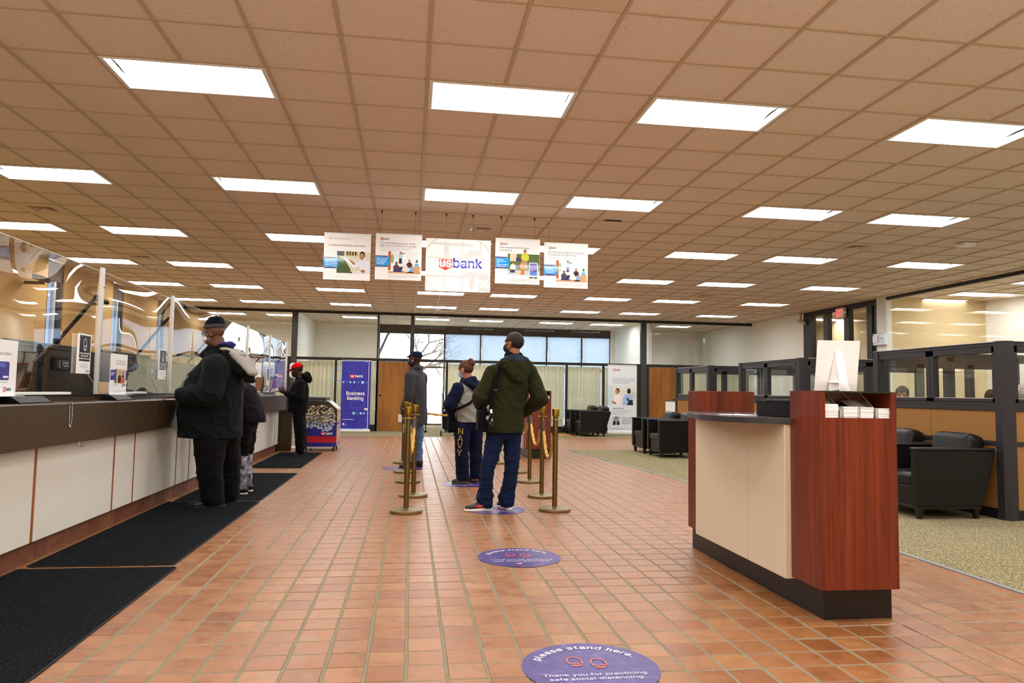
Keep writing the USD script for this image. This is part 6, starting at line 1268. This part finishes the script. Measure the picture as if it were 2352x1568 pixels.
S_ = np.array([(.55, 9.58, .96), (.63, 9.515, .99), (.75, 9.50, 1.05), (.86, 9.56, 1.13), (.93, 9.72, 1.24), (.88, 9.86, 1.33), (.74, 9.88, 1.26), (.58, 9.8, 1.1), (.54, 9.7, .97)]); q = np.linspace(0, 8, 60); S_ = np.stack([np.interp(q, range(9), S_[:, i]) for i in range(3)], 1)
obj('strap', L(tube(S_, .018, 8, lambda th, i: np.where(np.abs(np.cos(th)) > .5, 1.1, .5)), O), 'cloth_black', t, True)

# people seated in the cubicles and their chairs
def seated(x, y, hz, f, lab, skin, hm, top, clab):
    dz = hz - 1.25; f = unit((*f, 0)); r = V3(f[1], -f[0], 0); b = V3(x, y, 0); at = lambda a, c, z: b + r * a + f * c + V3(0, 0, z + dz * (z > .6))
    J = dict(neck=at(0, 0, 1.1), chest=at(0, 0, .93), pelvis=at(0, 0, .58), sl=at(-.18, 0, 1.0), sr=at(.18, 0, 1.0), el=at(-.23, .05, .74), er=at(.23, .05, .74), wl=at(-.15, .28, .72), wr=at(.15, .28, .72), hl=at(-.09, .03, .56), hr=at(.09, .03, .56), kl=at(-.1, .42, .53), kr=at(.1, .42, .53), al=at(-.1, .42, .1), ar=at(.1, .42, .1), tl=at(-.1, .55, 0)[:2], tr=at(.1, .55, 0)[:2])
    F = Frame(at(0, .02, 1.235), f); t, O = person('', lab, J, dict(base=(x, y)), skin, F, [(J['wl'], f, (0, 0, -1), -1, .2), (J['wr'], f, (0, 0, -1), 1, .2)])
    hair(t, O, F, hm, (.086, .106, .1), .06, -.06, amp=.01); W = Frame((0, 0, 0), f); T = [(at(0, 0, .6), (.18, .15, .07)), (at(0, 0, .8), (.18, .14, .1)), (at(0, 0, .95), (.17, .13, .08)), (at(0, 0, 1.05), (.09, .09, .05))]
    jacket(t, O, W, TW(W, T), J, (.075, .065, .045), top, None, .008, 'sweater'); trousers(t, O, J, 'cloth_black', (.1, .075, .065), .06, .006)
    for s in (-1, 1): shoes(t, O, at(s * .1, .36, 0)[:2], at(s * .1, .62, 0)[:2], 'shoe_black', 'sole_black', .04, .06)
    c = thing('office_chair', clab, 'chair', (x, y, 0), math.atan2(f[1], f[0])); 
    obj('seat', rbox(-.22, .25, -.24, .24, .4, .46, .028), 'cloth_black', c, 35); obj('back', rbox(-.29, -.23, -.22, .22, .5, 1.0, .028), 'cloth_black', c, 35); obj('back_bar', box(-.27, -.1, -.03, .03, .36, .6, .01), 'black_plastic', c); obj('column', cyl(.03, (0, 0, .08), (0, 0, .41), 12), 'chrome', c)
    for k in range(5):
        a = k * 2 * math.pi / 5; obj('base_arm', tube([(0, 0, .11), (.28 * math.cos(a), .28 * math.sin(a), .08)], .022, 6), 'black_plastic', c); obj('caster', man(hull(ball((.28 * math.cos(a), .28 * math.sin(a), .03), .03))), 'black_plastic', c, True)
seated(7.0, 9.62, 1.27, (-.6, -.8), 'dark-haired person seated beyond the nearest cubicle, only brow and eyes showing over the kiosk', 'skin_tan', 'hair_black', 'navy', 'black office chair beyond the nearest cubicle')
seated(7.2, 8.2, 1.225, (1, .25), 'dark-haired person seated in the nearest cubicle, left of the corner post', 'skin_dark', 'hair_black', 'plum_black', 'black office chair in the nearest cubicle, farther one')
seated(6.93, 7.42, 1.29, (1, .1), 'grey-haired person seated in the nearest cubicle at the right edge', 'skin_pale', 'hair_white', 'coat_grey', 'black office chair in the nearest cubicle, nearer one')
t = thing('flower_vase', 'small vase of pale flowers on a desk behind the cubicle glass', 'flowers', (7.98, 8.2, .745)); obj('vase', lathe([(0, 0), (.04, 0), (.05, .08), (.03, .2), (.035, .25), (0, .25)], 20), 'white_gloss', t, 40)
for k in range(6): obj('bloom', blob([hull(ball((.05 * math.cos(k), .05 * math.sin(k), .36 + .03 * (k % 3)), .028))], .012, 2, .01, 40.), 'flower', t, True); obj('stem', cyl(.003, (0, 0, .24), (.05 * math.cos(k), .05 * math.sin(k), .35), 5), 'hedge', t)
